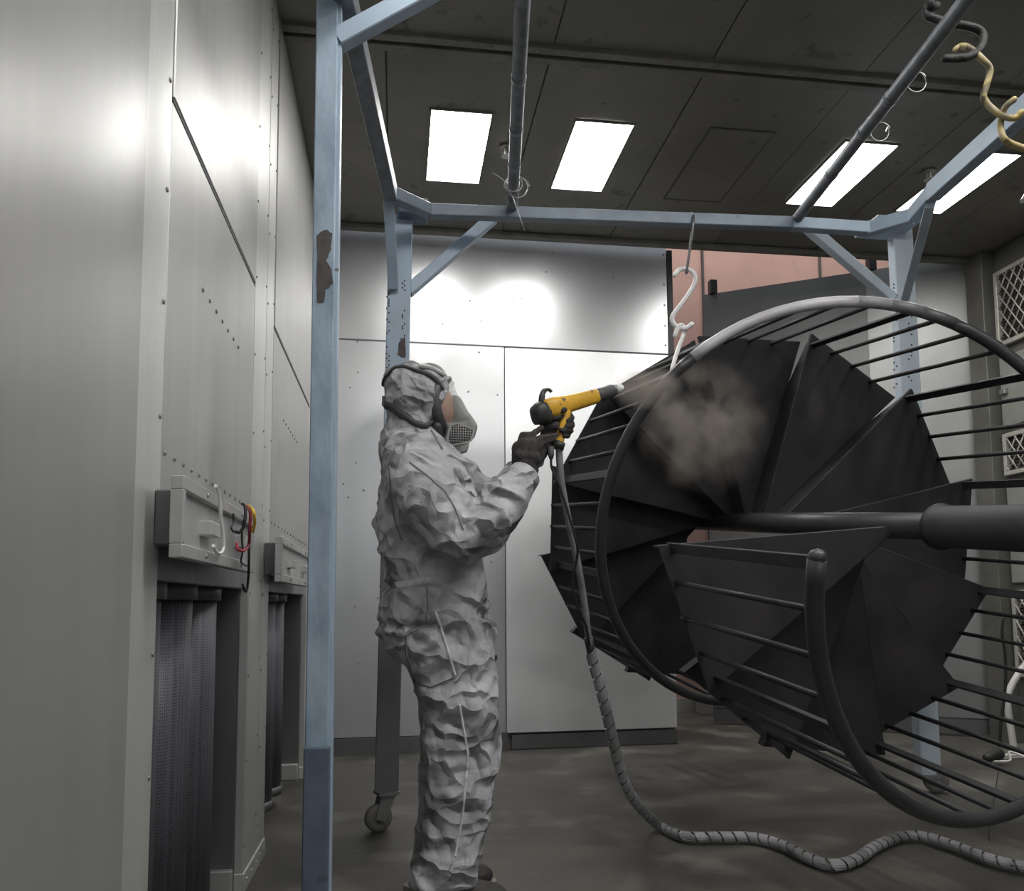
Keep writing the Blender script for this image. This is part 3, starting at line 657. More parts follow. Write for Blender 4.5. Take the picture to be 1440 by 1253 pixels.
def tread_mesh(wdeg):
    mb = MB(); t_ = .007; lip = .05
    A = cyl(-wdeg, .05, 0); B = cyl(0, .05, 0); C = cyl(0, RT, 0); D = cyl(-wdeg, RT, 0)
    dnn = Vector((0,0,-1))
    mb.quadprism([A+dnn*t_,B+dnn*t_,C+dnn*t_,D+dnn*t_], (0,0,t_))
    mb.bar(B+dnn*.012, C+dnn*.012, .012, .024, c=.0045)
    mb.quadprism([A+dnn*lip,D+dnn*lip,D+dnn*t_,A+dnn*t_], Vector((-(D-A).normalized().y,(D-A).normalized().x,0))*.006)
    return mb
tm = tread_mesh(33.5).build('tread', M['stair'], stair); tmesh = tm.data
tm.location = (0,0,-sk[0]); tm.rotation_euler = (0,0,R(noses[0]))
RISE = max(sk[k+1]-sk[k] for k in range(7))
mb = MB(); B_, C_ = cyl(-.6,.05,0), cyl(-.6,RT*.97,0); q_ = Vector((0,0,-1)); m_ = B_.lerp(C_,.72)
mb.quadprism([B_+q_*.012, C_+q_*.012, C_+q_*.055, m_+q_*(RISE-.002), B_+q_*(RISE-.002)], Vector((.3,-1,0)).normalized()*.004)
rm = mb.build('riser', M['stair'], stair); rm.location = (0,0,-sk[0]); rm.rotation_euler = (0,0,R(noses[0]))
for k in range(1,NT-1):
    o = rm.copy(); col.objects.link(o); o.parent = stair; o.location = (0,0,-sk[k]); o.rotation_euler = (0,0,R(noses[k]))
for k in range(1,NT):
    o = tm.copy(); col.objects.link(o); o.parent = stair; o.location = (0,0,-sk[k]); o.rotation_euler = (0,0,R(noses[k]))
# centre pole, sleeves
mb = MB(); mb.tube([(0,0,-sk[-1]-.1),(0,0,-sk[0]+.21)], .05, 24); mb.build('centre_pole', M['stair_edge'], stair)
mb = MB(); mb.tube([(0,0,-sk[0]+.20),(0,0,-sk[0]+.22),(0,0,-sk[0]+.22),(0,0,-1.0)], [.082,.082,.074,.074], 28); mb.build('landing_post', M['stair'], stair)
# handrail
HE = 648
def rail(t0, t1): return [cyl(t, RH, sy(t)) for t in np.linspace(t0, t1, max(3,int((t1-t0)/4)))]
P = rail(TH0, 424)
mb = MB(); mb.tube(P, .0245, 14).ell(P[0],(.0245,)*3,n=12); mb.build('handrail', M['stair_edge'], stair)
for (t0,t1,mm,lb) in ((424,432,'rail_d','dark grey handrail stretch'),(432,440,'rail_c','mid grey handrail stretch'),(440,448,'rail_b','greyish handrail stretch'),(448,491,'rail_pale','pale handrail stretch')):  # tone steps from dark to pale along the rail
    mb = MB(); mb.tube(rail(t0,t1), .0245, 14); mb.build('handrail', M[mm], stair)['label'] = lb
mb = MB(); mb.tube(rail(491,HE), .0245, 14); mb.build('handrail', M['stair_edge'], stair)
# balusters: one flat post at each nosing and three bars between
mb = MB(); mb.tube([(0,0,0),(0,0,1)], .0095, 8); mb.v = mb.v
b0 = mb.build('baluster', M['stair'], stair); bmesh_ = b0.data
mb = MB(); mb.bar((0,0,0),(0,0,1), .014, .036, up=(0,1,0), c=.002); f0 = mb.build('post', M['stair'], stair); fm = f0.data
first = {'b':b0,'p':f0}
def put(kind, th, s0, s1):
    src = first[kind]
    if src is not None and not src.get('used'): o = src; src['used'] = 1
    else: o = src.copy(); col.objects.link(o); o.parent = stair
    p = cyl(th, RH, s1); o.location = p; o.rotation_euler = (0,0,R(th)); o.scale = (1,1,s1-s0)
put('p', TH0+.7, sy(TH0), sk[0]+.03)
for k in range(NT):
    for q in (1,2,3):
        th = noses[k-1]+(noses[k]-noses[k-1])*q/4.0 if k else TH0+(noses[0]-TH0)*q/4
        if th < HE: put('b', th, sy(th), sk[k]+.035)
    if noses[k]-1.2 < HE: put('p', noses[k]-1.2, sy(noses[k]-1.2), sk[k]+.045)
for o in (b0,f0):
    if 'used' in o: del o['used']
for c in stair.children:
    if 'used' in c: del c['used']

#@@GUN
# ---------------------------------------------------------------- powder spray gun
YG0, YG1 = 2.70, 2.90
gt, gr_ = at(866,548,YG1), at(757,580,YG0)
gd = (gt-gr_).normalized(); gs = gd.cross(Vector((0,0,1))).normalized(); gu = gs.cross(gd)
def gp(a, b, c=0): return gr_ + gd*a + gu*b + gs*c
GL = (gt-gr_).length
gun = thing('spray_gun', tuple(at(783,630,2.74)), 'yellow and black powder spray gun held by the worker', 'spray gun')
def loft(secs, n=16, sq=3.0):   # secs: (a, b0, half height, half width)
    mb = MB(); vs = []
    for (a,b,h,w2) in secs:
        for k in range(n):
            t = 2*math.pi*k/n; c_, s_2 = math.cos(t), math.sin(t)
            vs.append(gp(a, b+h*math.copysign(abs(s_2)**(2/sq),s_2), w2*math.copysign(abs(c_)**(2/sq),c_)))
    m = len(secs); fs = [(i*n+k,i*n+(k+1)%n,(i+1)*n+(k+1)%n,(i+1)*n+k) for i in range(m-1) for k in range(n)]
    fs += [tuple(range(n-1,-1,-1)), tuple((m-1)*n+k for k in range(n))]
    mb.add(vs, fs, True); return mb
loft([(.018*GL/.27,.002,.024,.026),(.03,.002,.034,.03),(.08,.002,.036,.03),(.13,0,.032,.028),(GL*.70,-.002,.027,.025),(GL*.715,-.002,.0255,.024)]).build('body', M['yellow'], gun)
loft([(-.022,-.012,.016,.018),(-.016,-.008,.032,.026),(.012,-.004,.039,.031),(.034,-.010,.036,.030)]).build('rear_cap', M['gun_black'], gun)
loft([(.034,-.032,.010,.02),(.08,-.036,.012,.02),(.13,-.030,.008,.018)]).build('under_shell', M['gun_black'], gun)
loft([(GL*.71,-.002,.0235,.0235),(GL*.8,-.001,.0245,.0245),(GL*.93,0,.0245,.0245),(GL*.97,0,.020,.02),(GL*.985,0,.012,.012)],sq=2.2).build('barrel', M['gun_grey'], gun)
loft([(GL*.985,0,.010,.010),(GL*1.0,0,.010,.010),(GL*1.0,0,.019,.019),(GL*1.025,0,.019,.019),(GL*1.025,0,.008,.008),(GL*1.05,0,.008,.008),(GL*1.05,0,.015,.015),(GL*1.07,0,.016,.016)],sq=2).build('nozzle', M['white'], gun)
hk = [gp(.026,.028),gp(.042,.056),gp(.060,.066),gp(.078,.063),gp(.084,.055)]
mb = MB(); mb.tube(catmull(hk,4), [.011]*4+[.009]*4+[.006]*9, 8); mb.build('hanging_hook', M['gun_black'], gun)
# grip
ga, gb = at(796,580,2.755), at(786,624,2.745)
mb = MB(); mb.chain([ga,ga.lerp(gb,.5)+Vector((-.003,0,0)),gb],[.0185,.0165,.017],12); mb.build('grip', M['yellow'], gun)
gb2 = at(784,631,2.745)
mb = MB(); mb.tube([at(787,622,2.745),gb2],[(.024,.021),(.024,.021)],12); foot = mb.build('grip_foot', M['gun_black'], gun)
mb = MB(); mb.tube([at(775,628,2.735),at(775,640,2.735),at(775,646,2.735)],[.010,.011,.006],10); mb.build('cable_gland', M['gun_grey'], gun)
mb = MB(); mb.tube(catmull([at(801,577,2.75),at(798,588,2.75),at(799,599,2.75)],5),.005,8); mb.build('trigger', M['gun_black'], gun)

# ---------------------------------------------------------------- hose and cable
hp = [(786,628,2.745),(787,650,2.75),(790,682,2.76),(799,730,2.79),(812,790,2.83),(822,850,2.88),(830,912,2.93)]
hpts = [at(*q) for q in hp]
low = [(846,972,2.98),(860,1032,3.04),(873,1085,3.11),(890,1122,3.2)]
lp = [at(*q) for q in low]
flo = [atZ(x,y,.028) for x,y in ((925,1160),(962,1176),(1010,1177),(1060,1178),(1100,1189),(1138,1207),(1170,1217),(1203,1209),(1232,1190),(1265,1177),(1300,1177),(1350,1193),(1400,1211),(1450,1221),(1500,1226))]
full = catmull(hpts+lp+flo, 8)
hose = thing('powder_hose', tuple(full[-1]), 'grey spiral-wrapped powder hose running from the gun across the floor', 'hose')
mb = MB(); mb.tube(full, .0125, 12); mb.build('hose_tube', M['hose'], hose)
# spiral wrap: ribbon coils round the tube from the joint down
i0 = 8*(len(hpts)-1); mb = MB(); sub = full[i0:]
L = [0]
for i in range(1,len(sub)): L.append(L[-1]+(sub[i]-sub[i-1]).length)
tot = L[-1]; pitch = .052; wid = .043
def pos(s):
    s = min(max(s,0),tot); i = min(int(np.searchsorted(L,s)),len(sub)-1); i = max(i,1)
    t = (s-L[i-1])/max(L[i]-L[i-1],1e-9); return sub[i-1].lerp(sub[i],t), (sub[i]-sub[i-1]).normalized()
nseg = 14; K = int(tot/pitch*nseg); vs = []; fs = []
for k in range(K+1):
    a = 2*math.pi*k/nseg
    for e in (0,1):
        c, d = pos(k*pitch/nseg + e*wid); s1 = d.cross(Vector((.2,.3,1))).normalized(); s2 = d.cross(s1)
        vs.append(c + (s1*math.cos(a)+s2*math.sin(a))*.0185); 
for k in range(K): fs.append((2*k,2*k+1,2*k+3,2*k+2))
mb.add(vs, fs, False); wr_ = mb.build('spiral_wrap', M['wrap'], hose)
so = wr_.modifiers.new('thickness','SOLIDIFY'); so.thickness = .0025; so.offset = -1
mb = MB(); mb.tube([full[i0-2],full[i0+2]],.0165,12); mb.build('joint_sleeve', M['gun_black'], hose)
cable('control_cable', [at(775,645,2.735),at(776,658,2.735),at(784,676,2.735),at(794,705,2.74),at(806,745,2.75),at(812,770,2.76),at(811,786,2.79),at(806,810,2.81),at(806,830,2.82),at(813,856,2.84),at(824,880,2.87),at(829,908,2.90)], .0045, 'cable_black', 'thin black cable running beside the hose from the gun handle')

#@@PERSON
# ---------------------------------------------------------------- the worker
YP = 2.73
def pp(x, y, dy=0.0): return at(x, y, YP+dy)
S = YP/F           # metres per pixel at the worker
base = (pp(640,1250).x, YP, 0)
# --- the body itself (under the clothes)
mb = MB()
hc_ = pp(602,568); 
mb.ell(pp(596,556),(.084,.070,.080)); mb.ell(pp(612,575),(.066,.064,.092)); mb.ell(pp(620,607),(.040,.040,.032))
mb.cap(pp(634,570),pp(641,586),.010,.014); mb.ell(pp(628,560),(.022,.05,.014)); mb.ell(pp(630,599),(.016,.026,.009))
for s in (-1,1): mb.ell(pp(592,578,s*.066),(.018,.010,.030)); mb.ell(pp(622,582,s*.038),(.03,.02,.022))
mb.chain([pp(590,590),pp(588,635)],[.054,.056])
mb.chain([pp(592,650),pp(600,720),pp(608,790),pp(616,850)],[.10,.11,.105,.11])
for s in (-1,1): mb.chain([pp(592,660,s*.06),pp(592,700,s*.09),pp(606,790,s*.06),pp(617,850,s*.07)],[.075,.095,.085,.08])
for s,(hx,kx,fx) in ((-1,(632,646,632)),(1,(624,634,620))):
    yo = .09*s
    mb.chain([pp(hx-4,890,yo),pp(kx,1045,yo),pp(fx,1215,yo)],[.075,.055,.036]); mb.chain([(pp(fx-4,1225,yo).x,YP+yo,.075),(pp(fx-4,1225,yo).x+.09,YP+yo,.055)],[.036,.028])
EN, EF = pp(678,752,-.26), pp(696,716,.24)
WN, WF = at(737,668,2.585), at(756,641,2.79)
mb.chain([pp(585,662,-.19),EN,WN],[.062,.045,.029]); mb.chain([pp(590,660,.19),EF,WF],[.062,.045,.022])
mb.cap(WN, at(738,650,2.595), .027, .017); mb.cap(WF, at(763,631,2.785), .018, .012)
V,N,Fc = remesh(mb, .009, 5)
person = meshout(V,Fc).build('person', M['skin'], None, org=base)
tag(person, 'worker in grey hooded coverall, full-face respirator and dark gloves aiming the yellow gun', 'person')
for s in (-1,1):
    c = pp(629,567,s*.031); mb = MB(); mb.ell(c,(.011,.012,.011),n=12); e_ = mb.build('eye', M['eye'], person)
    mb = MB(); mb.ell(c+Vector((.0085,0,0)),(.004,.006,.006),n=10); mb.build('iris', M['iris'], e_)
mb = MB(); mb.ell(pp(638,599),(.007,.022,.006),n=12); mb.build('lips', M['skin_dirty'], person)

# --- coverall
def sect(mb, secs, n=28, sq=2.4):  # secs: (y px, x back, x front, half width, dy)
    vs = []
    for (y,xb,xf_,hw_,dy) in secs:
        c = pp((xb+xf_)/2, y, dy); hx = (xf_-xb)/2*S
        for k in range(n):
            t = 2*math.pi*k/n; a,b = math.cos(t), math.sin(t)
            vs.append(c+Vector((hx*math.copysign(abs(a)**(2/sq),a), hw_*math.copysign(abs(b)**(2/sq),b), 0)))
    m = len(secs)
    fs = [(i*n+k,(i+1)*n+k,(i+1)*n+(k+1)%n,i*n+(k+1)%n) for i in range(m-1) for k in range(n)]
    fs += [tuple(range(n)), tuple((m-1)*n+k for k in range(n-1,-1,-1))]
    mb.add(vs, fs, True)
mb = MB()
sect(mb, [(602,552,618,.075,0),(616,546,624,.09,0),(632,543,640,.14,0),(650,543,652,.19,0),(675,538,662,.215,0),(705,531,668,.215,0),(740,528,670,.205,0),(775,534,676,.20,0),(800,541,681,.195,0),
          (820,549,684,.19,0),(835,547,685,.19,0),(850,540,686,.195,0),(868,536,688,.20,0),(880,538,690,.20,0),(905,551,692,.195,0),(930,562,694,.19,0)])
sect(mb, [(880,540,686,.095,-.095),(915,556,692,.10,-.095),(960,586,697,.095,-.095),(1000,594,699,.09,-.095),(1050,598,698,.085,-.095),(1090,602,694,.08,-.095),(1140,603,690,.078,-.095),(1185,596,682,.08,-.095),(1215,587,676,.08,-.095),(1238,578,672,.078,-.095),(1246,580,668,.07,-.095)])
sect(mb, [(880,545,680,.09,.10),(915,556,684,.095,.10),(960,580,688,.09,.10),(1000,588,688,.085,.10),(1050,588,684,.08,.10),(1100,590,680,.078,.10),(1150,588,676,.078,.10),(1190,582,668,.078,.10),(1215,578,660,.075,.10),(1228,580,656,.07,.10)])
mb.chain([pp(583,668,-.17),pp(612,712,-.235),pp(655,748,-.265)],[.105,.102,.092]); mb.cap(pp(655,748,-.265), pp(676,746,-.26), .092, .080)
mb.chain([pp(676,746,-.26), at(706,712,2.50), at(722,687,2.545), at(733,676,2.575)],[.084,.078,.066,.052])
mb.chain([pp(592,668,.17),pp(640,668,.22),EF,at(735,668,2.84),at(752,646,2.79)],[.10,.088,.078,.058,.040])
V,N,Fc = remesh(mb, .0085, 9)
segs = [(pp(583,668,-.17),pp(668,752,-.26),.1),(pp(668,752,-.26),WN,.08),(pp(592,668,.17),EF,.09),(EF,WF,.07),(pp(596,640),pp(612,850),.16),
        (pp(620,870,-.095),pp(648,1050,-.095),.10),(pp(648,1050,-.095),pp(630,1240,-.095),.085),(pp(615,870,.1),pp(636,1050,.1),.10),(pp(636,1050,.1),pp(620,1240,.1),.085)]
def folds(p):
    best = None
    for i,(a,b,r0) in enumerate(segs):
        d = b-a; t = max(0,min(1,(p-a).dot(d)/d.length_squared)); q = a+d*t; e = (p-q).length/r0
        if best is None or e < best[0]: best = (e,i,t,d)
    _,i,t,d = best; dn = d.normalized(); s = p.dot(dn); qv = p-dn*s
    tw = i*3.1
    joint = {0:t**2,1:(1-t)**1.2*.9+.35*t,2:t,3:1-t*.5,4:.35+.65*t**3,5:.4+.6*t**2,6:.55+.6*t**3+.4*(1-t)**4,7:.5,8:.7}[i]
    wp = p + noise.noise_vector(p*5.0+Vector((tw,0,0)))*.055
    q2 = wp - dn*wp.dot(dn)*0 ; s2 = wp.dot(dn); qv = wp-dn*s2
    d1, _p = noise.voronoi(qv*4.2+dn*s2*8.5+Vector((tw,2,1)))[0:2]
    fac = d1[0]                               # flat facets meeting in sharp creases
    d2 = noise.voronoi(wp*11.0+Vector((3,tw,8)))[0]
    rid = 1-min(1,abs(noise.noise(qv*5.0+dn*s2*10.0+Vector((tw,0,4))))*3.2)
    big = noise.noise(p*4.2+Vector((tw,3,7)))
    k = .55+.75*joint
    k *= (.52 if i >= 5 else 1)
    return k*(.030*(fac-.42) + .015*rid*rid) + .012*(d2[0]-.45) + .013*big - .005
V2 = [v + n*folds(v) for v,n in zip(V,N)]
# horizontal tuck under the seat and pulled-in waist elastic
for k,v in enumerate(V2):
    dz = v.z - pp(600,878).z; g = math.exp(-(dz/.012)**2)
    if v.x < pp(612,870).x and v.y < YP+.25 and abs(dz) < .05: V2[k] = v - N[k]*.018*g
    dz = v.z - pp(600,824).z
    if abs(dz) < .03 and v.x < pp(612,824).x: V2[k] = V2[k] - N[k]*(.016*math.exp(-(dz/.012)**2)) + N[k]*.004*math.sin(v.y*330+v.x*330)*math.exp(-(dz/.014)**2)
adj = [[] for _ in V2]
for f_ in Fc:
    for a in range(len(f_)): adj[f_[a]].append(f_[a-1]); adj[f_[a-1]].append(f_[a])
V2 = [v*.75 + sum((V2[q] for q in adj[k]),Vector())/len(adj[k])*.25 for k,v in enumerate(V2)]
cov = meshout(V2,Fc).build('coverall', M['suit'], person); cov['label'] = 'crumpled grey coverall'
bvh = BVHTree.FromPolygons(V2, Fc)
def onto(px, py):
    d = ray(px,py).normalized(); hit = bvh.ray_cast(Vector((0,0,HC)), d, 6.0)
    return (hit[0], hit[1]) if hit[0] is not None else (None,None)
def ribbon(name, pxs, w2, m, lift=.0015, parent=cov, sub=26):
    vs = []; fs = []; pts = []
    for i in range(len(pxs)-1):
        a,b = pxs[i],pxs[i+1]
        for k in range(sub): pts.append((a[0]+(b[0]-a[0])*k/sub, a[1]+(b[1]-a[1])*k/sub))
    pts.append(pxs[-1]); Q = []
    for i,(x,y) in enumerate(pts):
        x2,y2 = pts[min(i+1,len(pts)-1)]; x1,y1 = pts[max(i-1,0)]; l = math.hypot(x2-x1,y2-y1) or 1; nx,ny = -(y2-y1)/l, (x2-x1)/l
        a,na = onto(x-nx*w2,y-ny*w2); b,nb = onto(x+nx*w2,y+ny*w2)
        if a is None or b is None: continue
        Q.append((a+na*lift,b+nb*lift,a-na*.003,b-nb*.003))
    if len(Q) < 2: return
    for q in Q: vs += list(q)
    for i in range(len(Q)-1):
        o = 4*i; n = o+4; fs += [(o,n,n+1,o+1),(o+2,o+3,n+3,n+2),(o,o+2,n+2,n),(o+1,n+1,n+3,o+3)]
    fs += [(0,1,3,2),(4*len(Q)-4,4*len(Q)-2,4*len(Q)-1,4*len(Q)-3)]
    mb = MB(); mb.add(vs,fs,True); return mb.build(name, M[m], parent)
ribbon('side_seam', [(612,860),(622,890),(630,915),(640,950)], 2.0, 'suit_light', .0015)
ribbon('side_seam', [(646,990),(658,1060),(655,1100),(650,1150),(640,1205)], 1.6, 'suit_light', .0015)
ribbon('side_seam', [(600,826),(601,850),(600,875)], .8, 'suit_dark', .002)
ribbon('pocket_edge', [(614,874),(590,884),(570,893),(572,920),(584,960),(606,966),(640,952)], 1.0, 'suit_dark', .003)
ribbon('waist_elastic', [(556,823),(575,821),(596,817),(606,816)], 5.0, 'suit_light', .004, sub=14)
ribbon('sleeve_seam', [(576,650),(600,668),(625,690),(640,715),(652,745)], .9, 'suit_dark', .002)
ribbon('back_seam', [(548,655),(550,700),(556,735),(566,760)], .9, 'suit_dark', .002)
ribbon('collar_edge', [(606,605),(614,618),(622,632)], 1.2, 'suit_dark', .003)

# --- hood
mb = MB()
mb.ell(pp(583,562),(.100,.098,.108)); mb.ell(pp(596,562),(.095,.094,.112)); mb.cap(pp(580,600),pp(575,632),.085,.10); mb.ell(pp(575,545),(.085,.088,.075)); mb.ell(pp(604,556),(.07,.09,.098))
mb.ell(pp(560,615),(.05,.06,.035)); mb.ell(pp(572,622),(.06,.085,.035))
V,N,Fc = remesh(mb, .0075, 5)
hcen = pp(592,565)
V2 = []
for v,n in zip(V,N):
    wob = noise.noise_vector(v*7)*.08; f_ = .010*(1-abs(noise.noise(Vector((v.x*17,v.y*17,v.z*6))+wob*9))*2.2-.3) + .006*noise.noise(v*24+wob*6)
    low_ = max(0,min(1,(pp(580,598).z-v.z)/.04)); f_ += low_*.009*(1-2*abs(noise.noise(v*22+Vector((3,3,3)))))*.7
    V2.append(v+n*f_)
hood = meshout(V2,Fc)
# open the hood at the face
face_x = pp(622,570).x
keep = []
for f_ in Fc:
    c = sum((V2[i] for i in f_), Vector())/len(f_)
    if not (c.x > face_x+ (c.z-pp(600,570).z)*.35 and c.z > pp(600,612).z): keep.append(f_)
hood.f = keep; hood.sm = [True]*len(keep)
hd = hood.build('hood', M['hood'], person); so = hd.modifiers.new('cloth','SOLIDIFY'); so.thickness = .003
hb = BVHTree.FromPolygons(V2, keep)

# --- full-face respirator
mask = None
def ring(cx,cy_,rx,rz,tilt,hw_,n=40,bulge=0.0):
    pts = []
    for k in range(n):
        t = 2*math.pi*k/n; yy = hw_*math.cos(t); zz_ = rz*math.sin(t)
        c = pp(cx,cy_); xoff = -bulge*(math.cos(t)**2) + tilt*zz_
        pts.append(Vector((c.x+xoff, c.y+yy, c.z+zz_)))
    return pts
def closed_tube(pts, ra, n=8):
    m = len(pts); vs = []; cen = sum(pts,Vector())/m
    for i in range(m):
        t = (pts[(i+1)%m]-pts[i-1]).normalized(); a = (pts[i]-cen); a = (a-t*a.dot(t)).normalized(); b = t.cross(a)
        for k in range(n): q = 2*math.pi*k/n; vs.append(pts[i]+a*math.cos(q)*ra[0]+b*math.sin(q)*ra[1])
    fs = [(i*n+k, i*n+(k+1)%n, ((i+1)%m)*n+(k+1)%n, ((i+1)%m)*n+k) for i in range(m) for k in range(n)]
    mb = MB(); mb.add(vs, fs, True); return mb
seal = ring(623,572,0,.098,-.05,.078,bulge=.032)
mask = closed_tube(seal,(.014,.020)).build('respirator', M['rubber'], person); mask['label'] = 'grey full-face respirator'
frm = ring(630,570,0,.092,.06,.076,bulge=.042)
closed_tube(frm,(.007,.008)).build('visor_rim', M['mask'], mask)
# visor: rim lofted to a flatter front pane
fr2 = [pp(0,0) for _ in range(40)]
front = []
for k in range(40):
    t = 2*math.pi*k/40; z = .066*math.sin(t); c = pp(650,568)
    front.append(Vector((c.x - .42*z - .020*math.cos(t)**2, c.y+.054*math.cos(t), c.z+z-.004)))
mid = [a.lerp(b,.6)+Vector((.008,0,0)) for a,b in zip(frm,front)]
vs = frm+mid+front+[sum(front,Vector())/40+Vector((.006,0,0))]
fs = [(r0*40+k,r0*40+(k+1)%40,(r0+1)*40+(k+1)%40,(r0+1)*40+k) for r0 in (0,1) for k in range(40)] + [(80+k,80+(k+1)%40,120) for k in range(40)]
mb = MB(); mb.add(vs,fs,True); mb.build('visor', M['visor'], mask)
# nose cup inside, chin piece, front valve
mb = MB(); mb.chain([pp(640,566),pp(649,590),pp(648,604)],[.026,.034,.034]); mb.ell(pp(634,606),(.045,.055,.030)); mb.ell(pp(652,590),(.020,.034,.026))
V,N,Fc = remesh(mb,.006,4); meshout(V,Fc).build('nose_cup', M['mask'], mask)
mb = MB(); mb.chain([pp(655,584),pp(663,600),pp(662,612)],[.016,.022,.016]); V,N,Fc = remesh(mb,.006,3); meshout(V,Fc).build('exhale_valve', M['mask'], mask)
# filter cartridges on both cheeks: rounded trapezoid frame, grid, dark medium
def cartridge(sgn):
    cor = [(632,597),(641,594),(660,602),(667,606),(666,613),(663,622),(655,625),(634,627),(629,624),(628,617)]
    yy = YP + sgn*.078
    dpt = Vector((-.008, -sgn*.034, 0))
    o = [at(x,y,YP-.078) for x,y in cor]
    o = [Vector((p.x - (0 if sgn<0 else .0), yy + (p.x-o[0].x)*(-.35)*(-sgn), p.z)) for p in o]
    cen = sum(o,Vector())/len(o)
    inn = [cen+(p-cen)*.84 for p in o]
    n = len(o)
    mb = MB(); vs = o+inn+[p+dpt for p in o]
    fs = [(i,(i+1)%n,n+(i+1)%n,n+i) for i in range(n)] + [(i,2*n+i,2*n+(i+1)%n,(i+1)%n) for i in range(n)] + [tuple(2*n+i for i in range(n))]
    mb.add(vs,fs); cart = mb.build('filter_cartridge', M['filter'], mask)
    mb = MB(); mb.quadprism([p+dpt*.12 for p in inn], dpt*.5); mb.build('filter_medium', M['rubber'], cart)
    mb = MB(); e = (inn[3]-inn[0]); 
    x0 = min(p.x for p in inn); x1 = max(p.x for p in inn); z0 = min(p.z for p in inn); z1 = max(p.z for p in inn)
    nrm = (o[3]-o[0]).cross(o[8]-o[0]).normalized()
    def inside(P):
        c = False
        for i in range(n):
            a,b = inn[i],inn[i-1]
            if (a.z > P[1]) != (b.z > P[1]) and P[0] < (b.x-a.x)*(P[1]-a.z)/(b.z-a.z)+a.x: c = not c
        return c
    def pl(x,z): return Vector((x, cen.y - (nrm.x*(x-cen.x)+nrm.z*(z-cen.z))/nrm.y, z))
    def span(fn):
        ts = [k/60 for k in range(61)]; ok = [t for t in ts if inside(fn(t))]
        return (min(ok),max(ok)) if len(ok) > 3 else None
    for k in range(1,10):
        x = x0+(x1-x0)*k/10; f_ = lambda t: (x, z0+(z1-z0)*t); s = span(f_)
        if s: mb.tube([pl(*f_(s[0])),pl(*f_(s[1]))],.0011,5)
    for k in range(1,8):
        z = z0+(z1-z0)*k/8; f_ = lambda t: (x0+(x1-x0)*t, z+(t-.5)*-.006); s = span(f_)
        if s: mb.tube([pl(*f_(s[0])),pl(*f_(s[1]))],.0011,5)
    mb.build('filter_grid', M['filter'], cart)
cartridge(-1); cartridge(1)
# head straps over the hood
def strap(pts, w2, name='strap', th=.008, m='rubber'):
    Q = catmull(pts,6); out = []
    for p in Q:
        d = (p-hcen); hit = hb.ray_cast(hcen+d.normalized()*.4, -d.normalized(), .4)
        out.append((hit[0]+d.normalized()*th) if hit[0] is not None else p)
    mb = MB(); vs = []; fs = []
    for i,p in enumerate(out):
        t = (out[min(i+1,len(out)-1)]-out[max(i-1,0)]).normalized(); n_ = (p-hcen).normalized(); s = t.cross(n_).normalized()
        for a,b in ((-w2,0),(w2,0),(w2,-th*1.6),(-w2,-th*1.6)): vs.append(p+s*a+n_*b)
    for i in range(len(out)-1):
        for k in range(4): fs.append((4*i+k,4*i+(k+1)%4,4*i+4+(k+1)%4,4*i+4+k))
    fs += [(0,1,2,3),tuple(4*len(out)-4+k for k in (3,2,1,0))]
    mb.add(vs,fs,True); return mb.build(name, M[m], mask)
for s in (-1,1):
    strap([pp(618,606,s*.075),pp(596,600,s*.085),pp(568,588,s*.085),pp(548,574,s*.06),pp(541,562,s*.0)], .0125)
    strap([pp(624,548,s*.07),pp(612,538,s*.07),pp(595,531,s*.065),pp(570,527,s*.05),pp(553,533,s*.03),pp(546,545,0)], .006)
strap([pp(628,536,0),pp(612,528,0),pp(596,520,0),pp(578,514,0),pp(562,520,0),pp(549,536,0)], .014, m='mask', th=.008)
strap([pp(619,534,-.045),pp(606,528,-.05),pp(590,525,-.05)], .012, m='mask', th=.008)
for (x,y) in ((598,525),(606,530),(620,529)):
    mb = MB(); c = pp(x,y,-.05); mb.cbox((c.x-.010,c.y-.008,c.z-.006),(c.x+.010,c.y+.008,c.z+.008),.002); mb.build('buckle', M['wire'], mask)
# lower jaw seal
mb = MB(); mb.chain([pp(615,600,-.062),pp(617,612,-.045),pp(621,620,0),pp(617,612,.045),pp(615,600,.062)],[.017,.018,.018,.018,.017]); V,N,Fc = remesh(mb,.006,4); meshout(V,Fc).build('chin_seal', M['rubber'], mask)

# --- gloves
def glove(name, palm, fingers, label):
    mb = MB()
    for c in palm: mb.chain([at(*q[:3]) for q in c],[q[3] for q in c],10)
    for c in fingers: mb.chain([at(*q[:3]) for q in c],[q[3] for q in c],10)
    V,N,Fc = remesh(mb,.0036,3,.45)
    V2 = [v+n*(.0012*noise.noise(v*70)+.0008*noise.noise(v*160)) for v,n in zip(V,N)]
    g = meshout(V2,Fc).build(name, M['glove'], person); g['label'] = label; return g
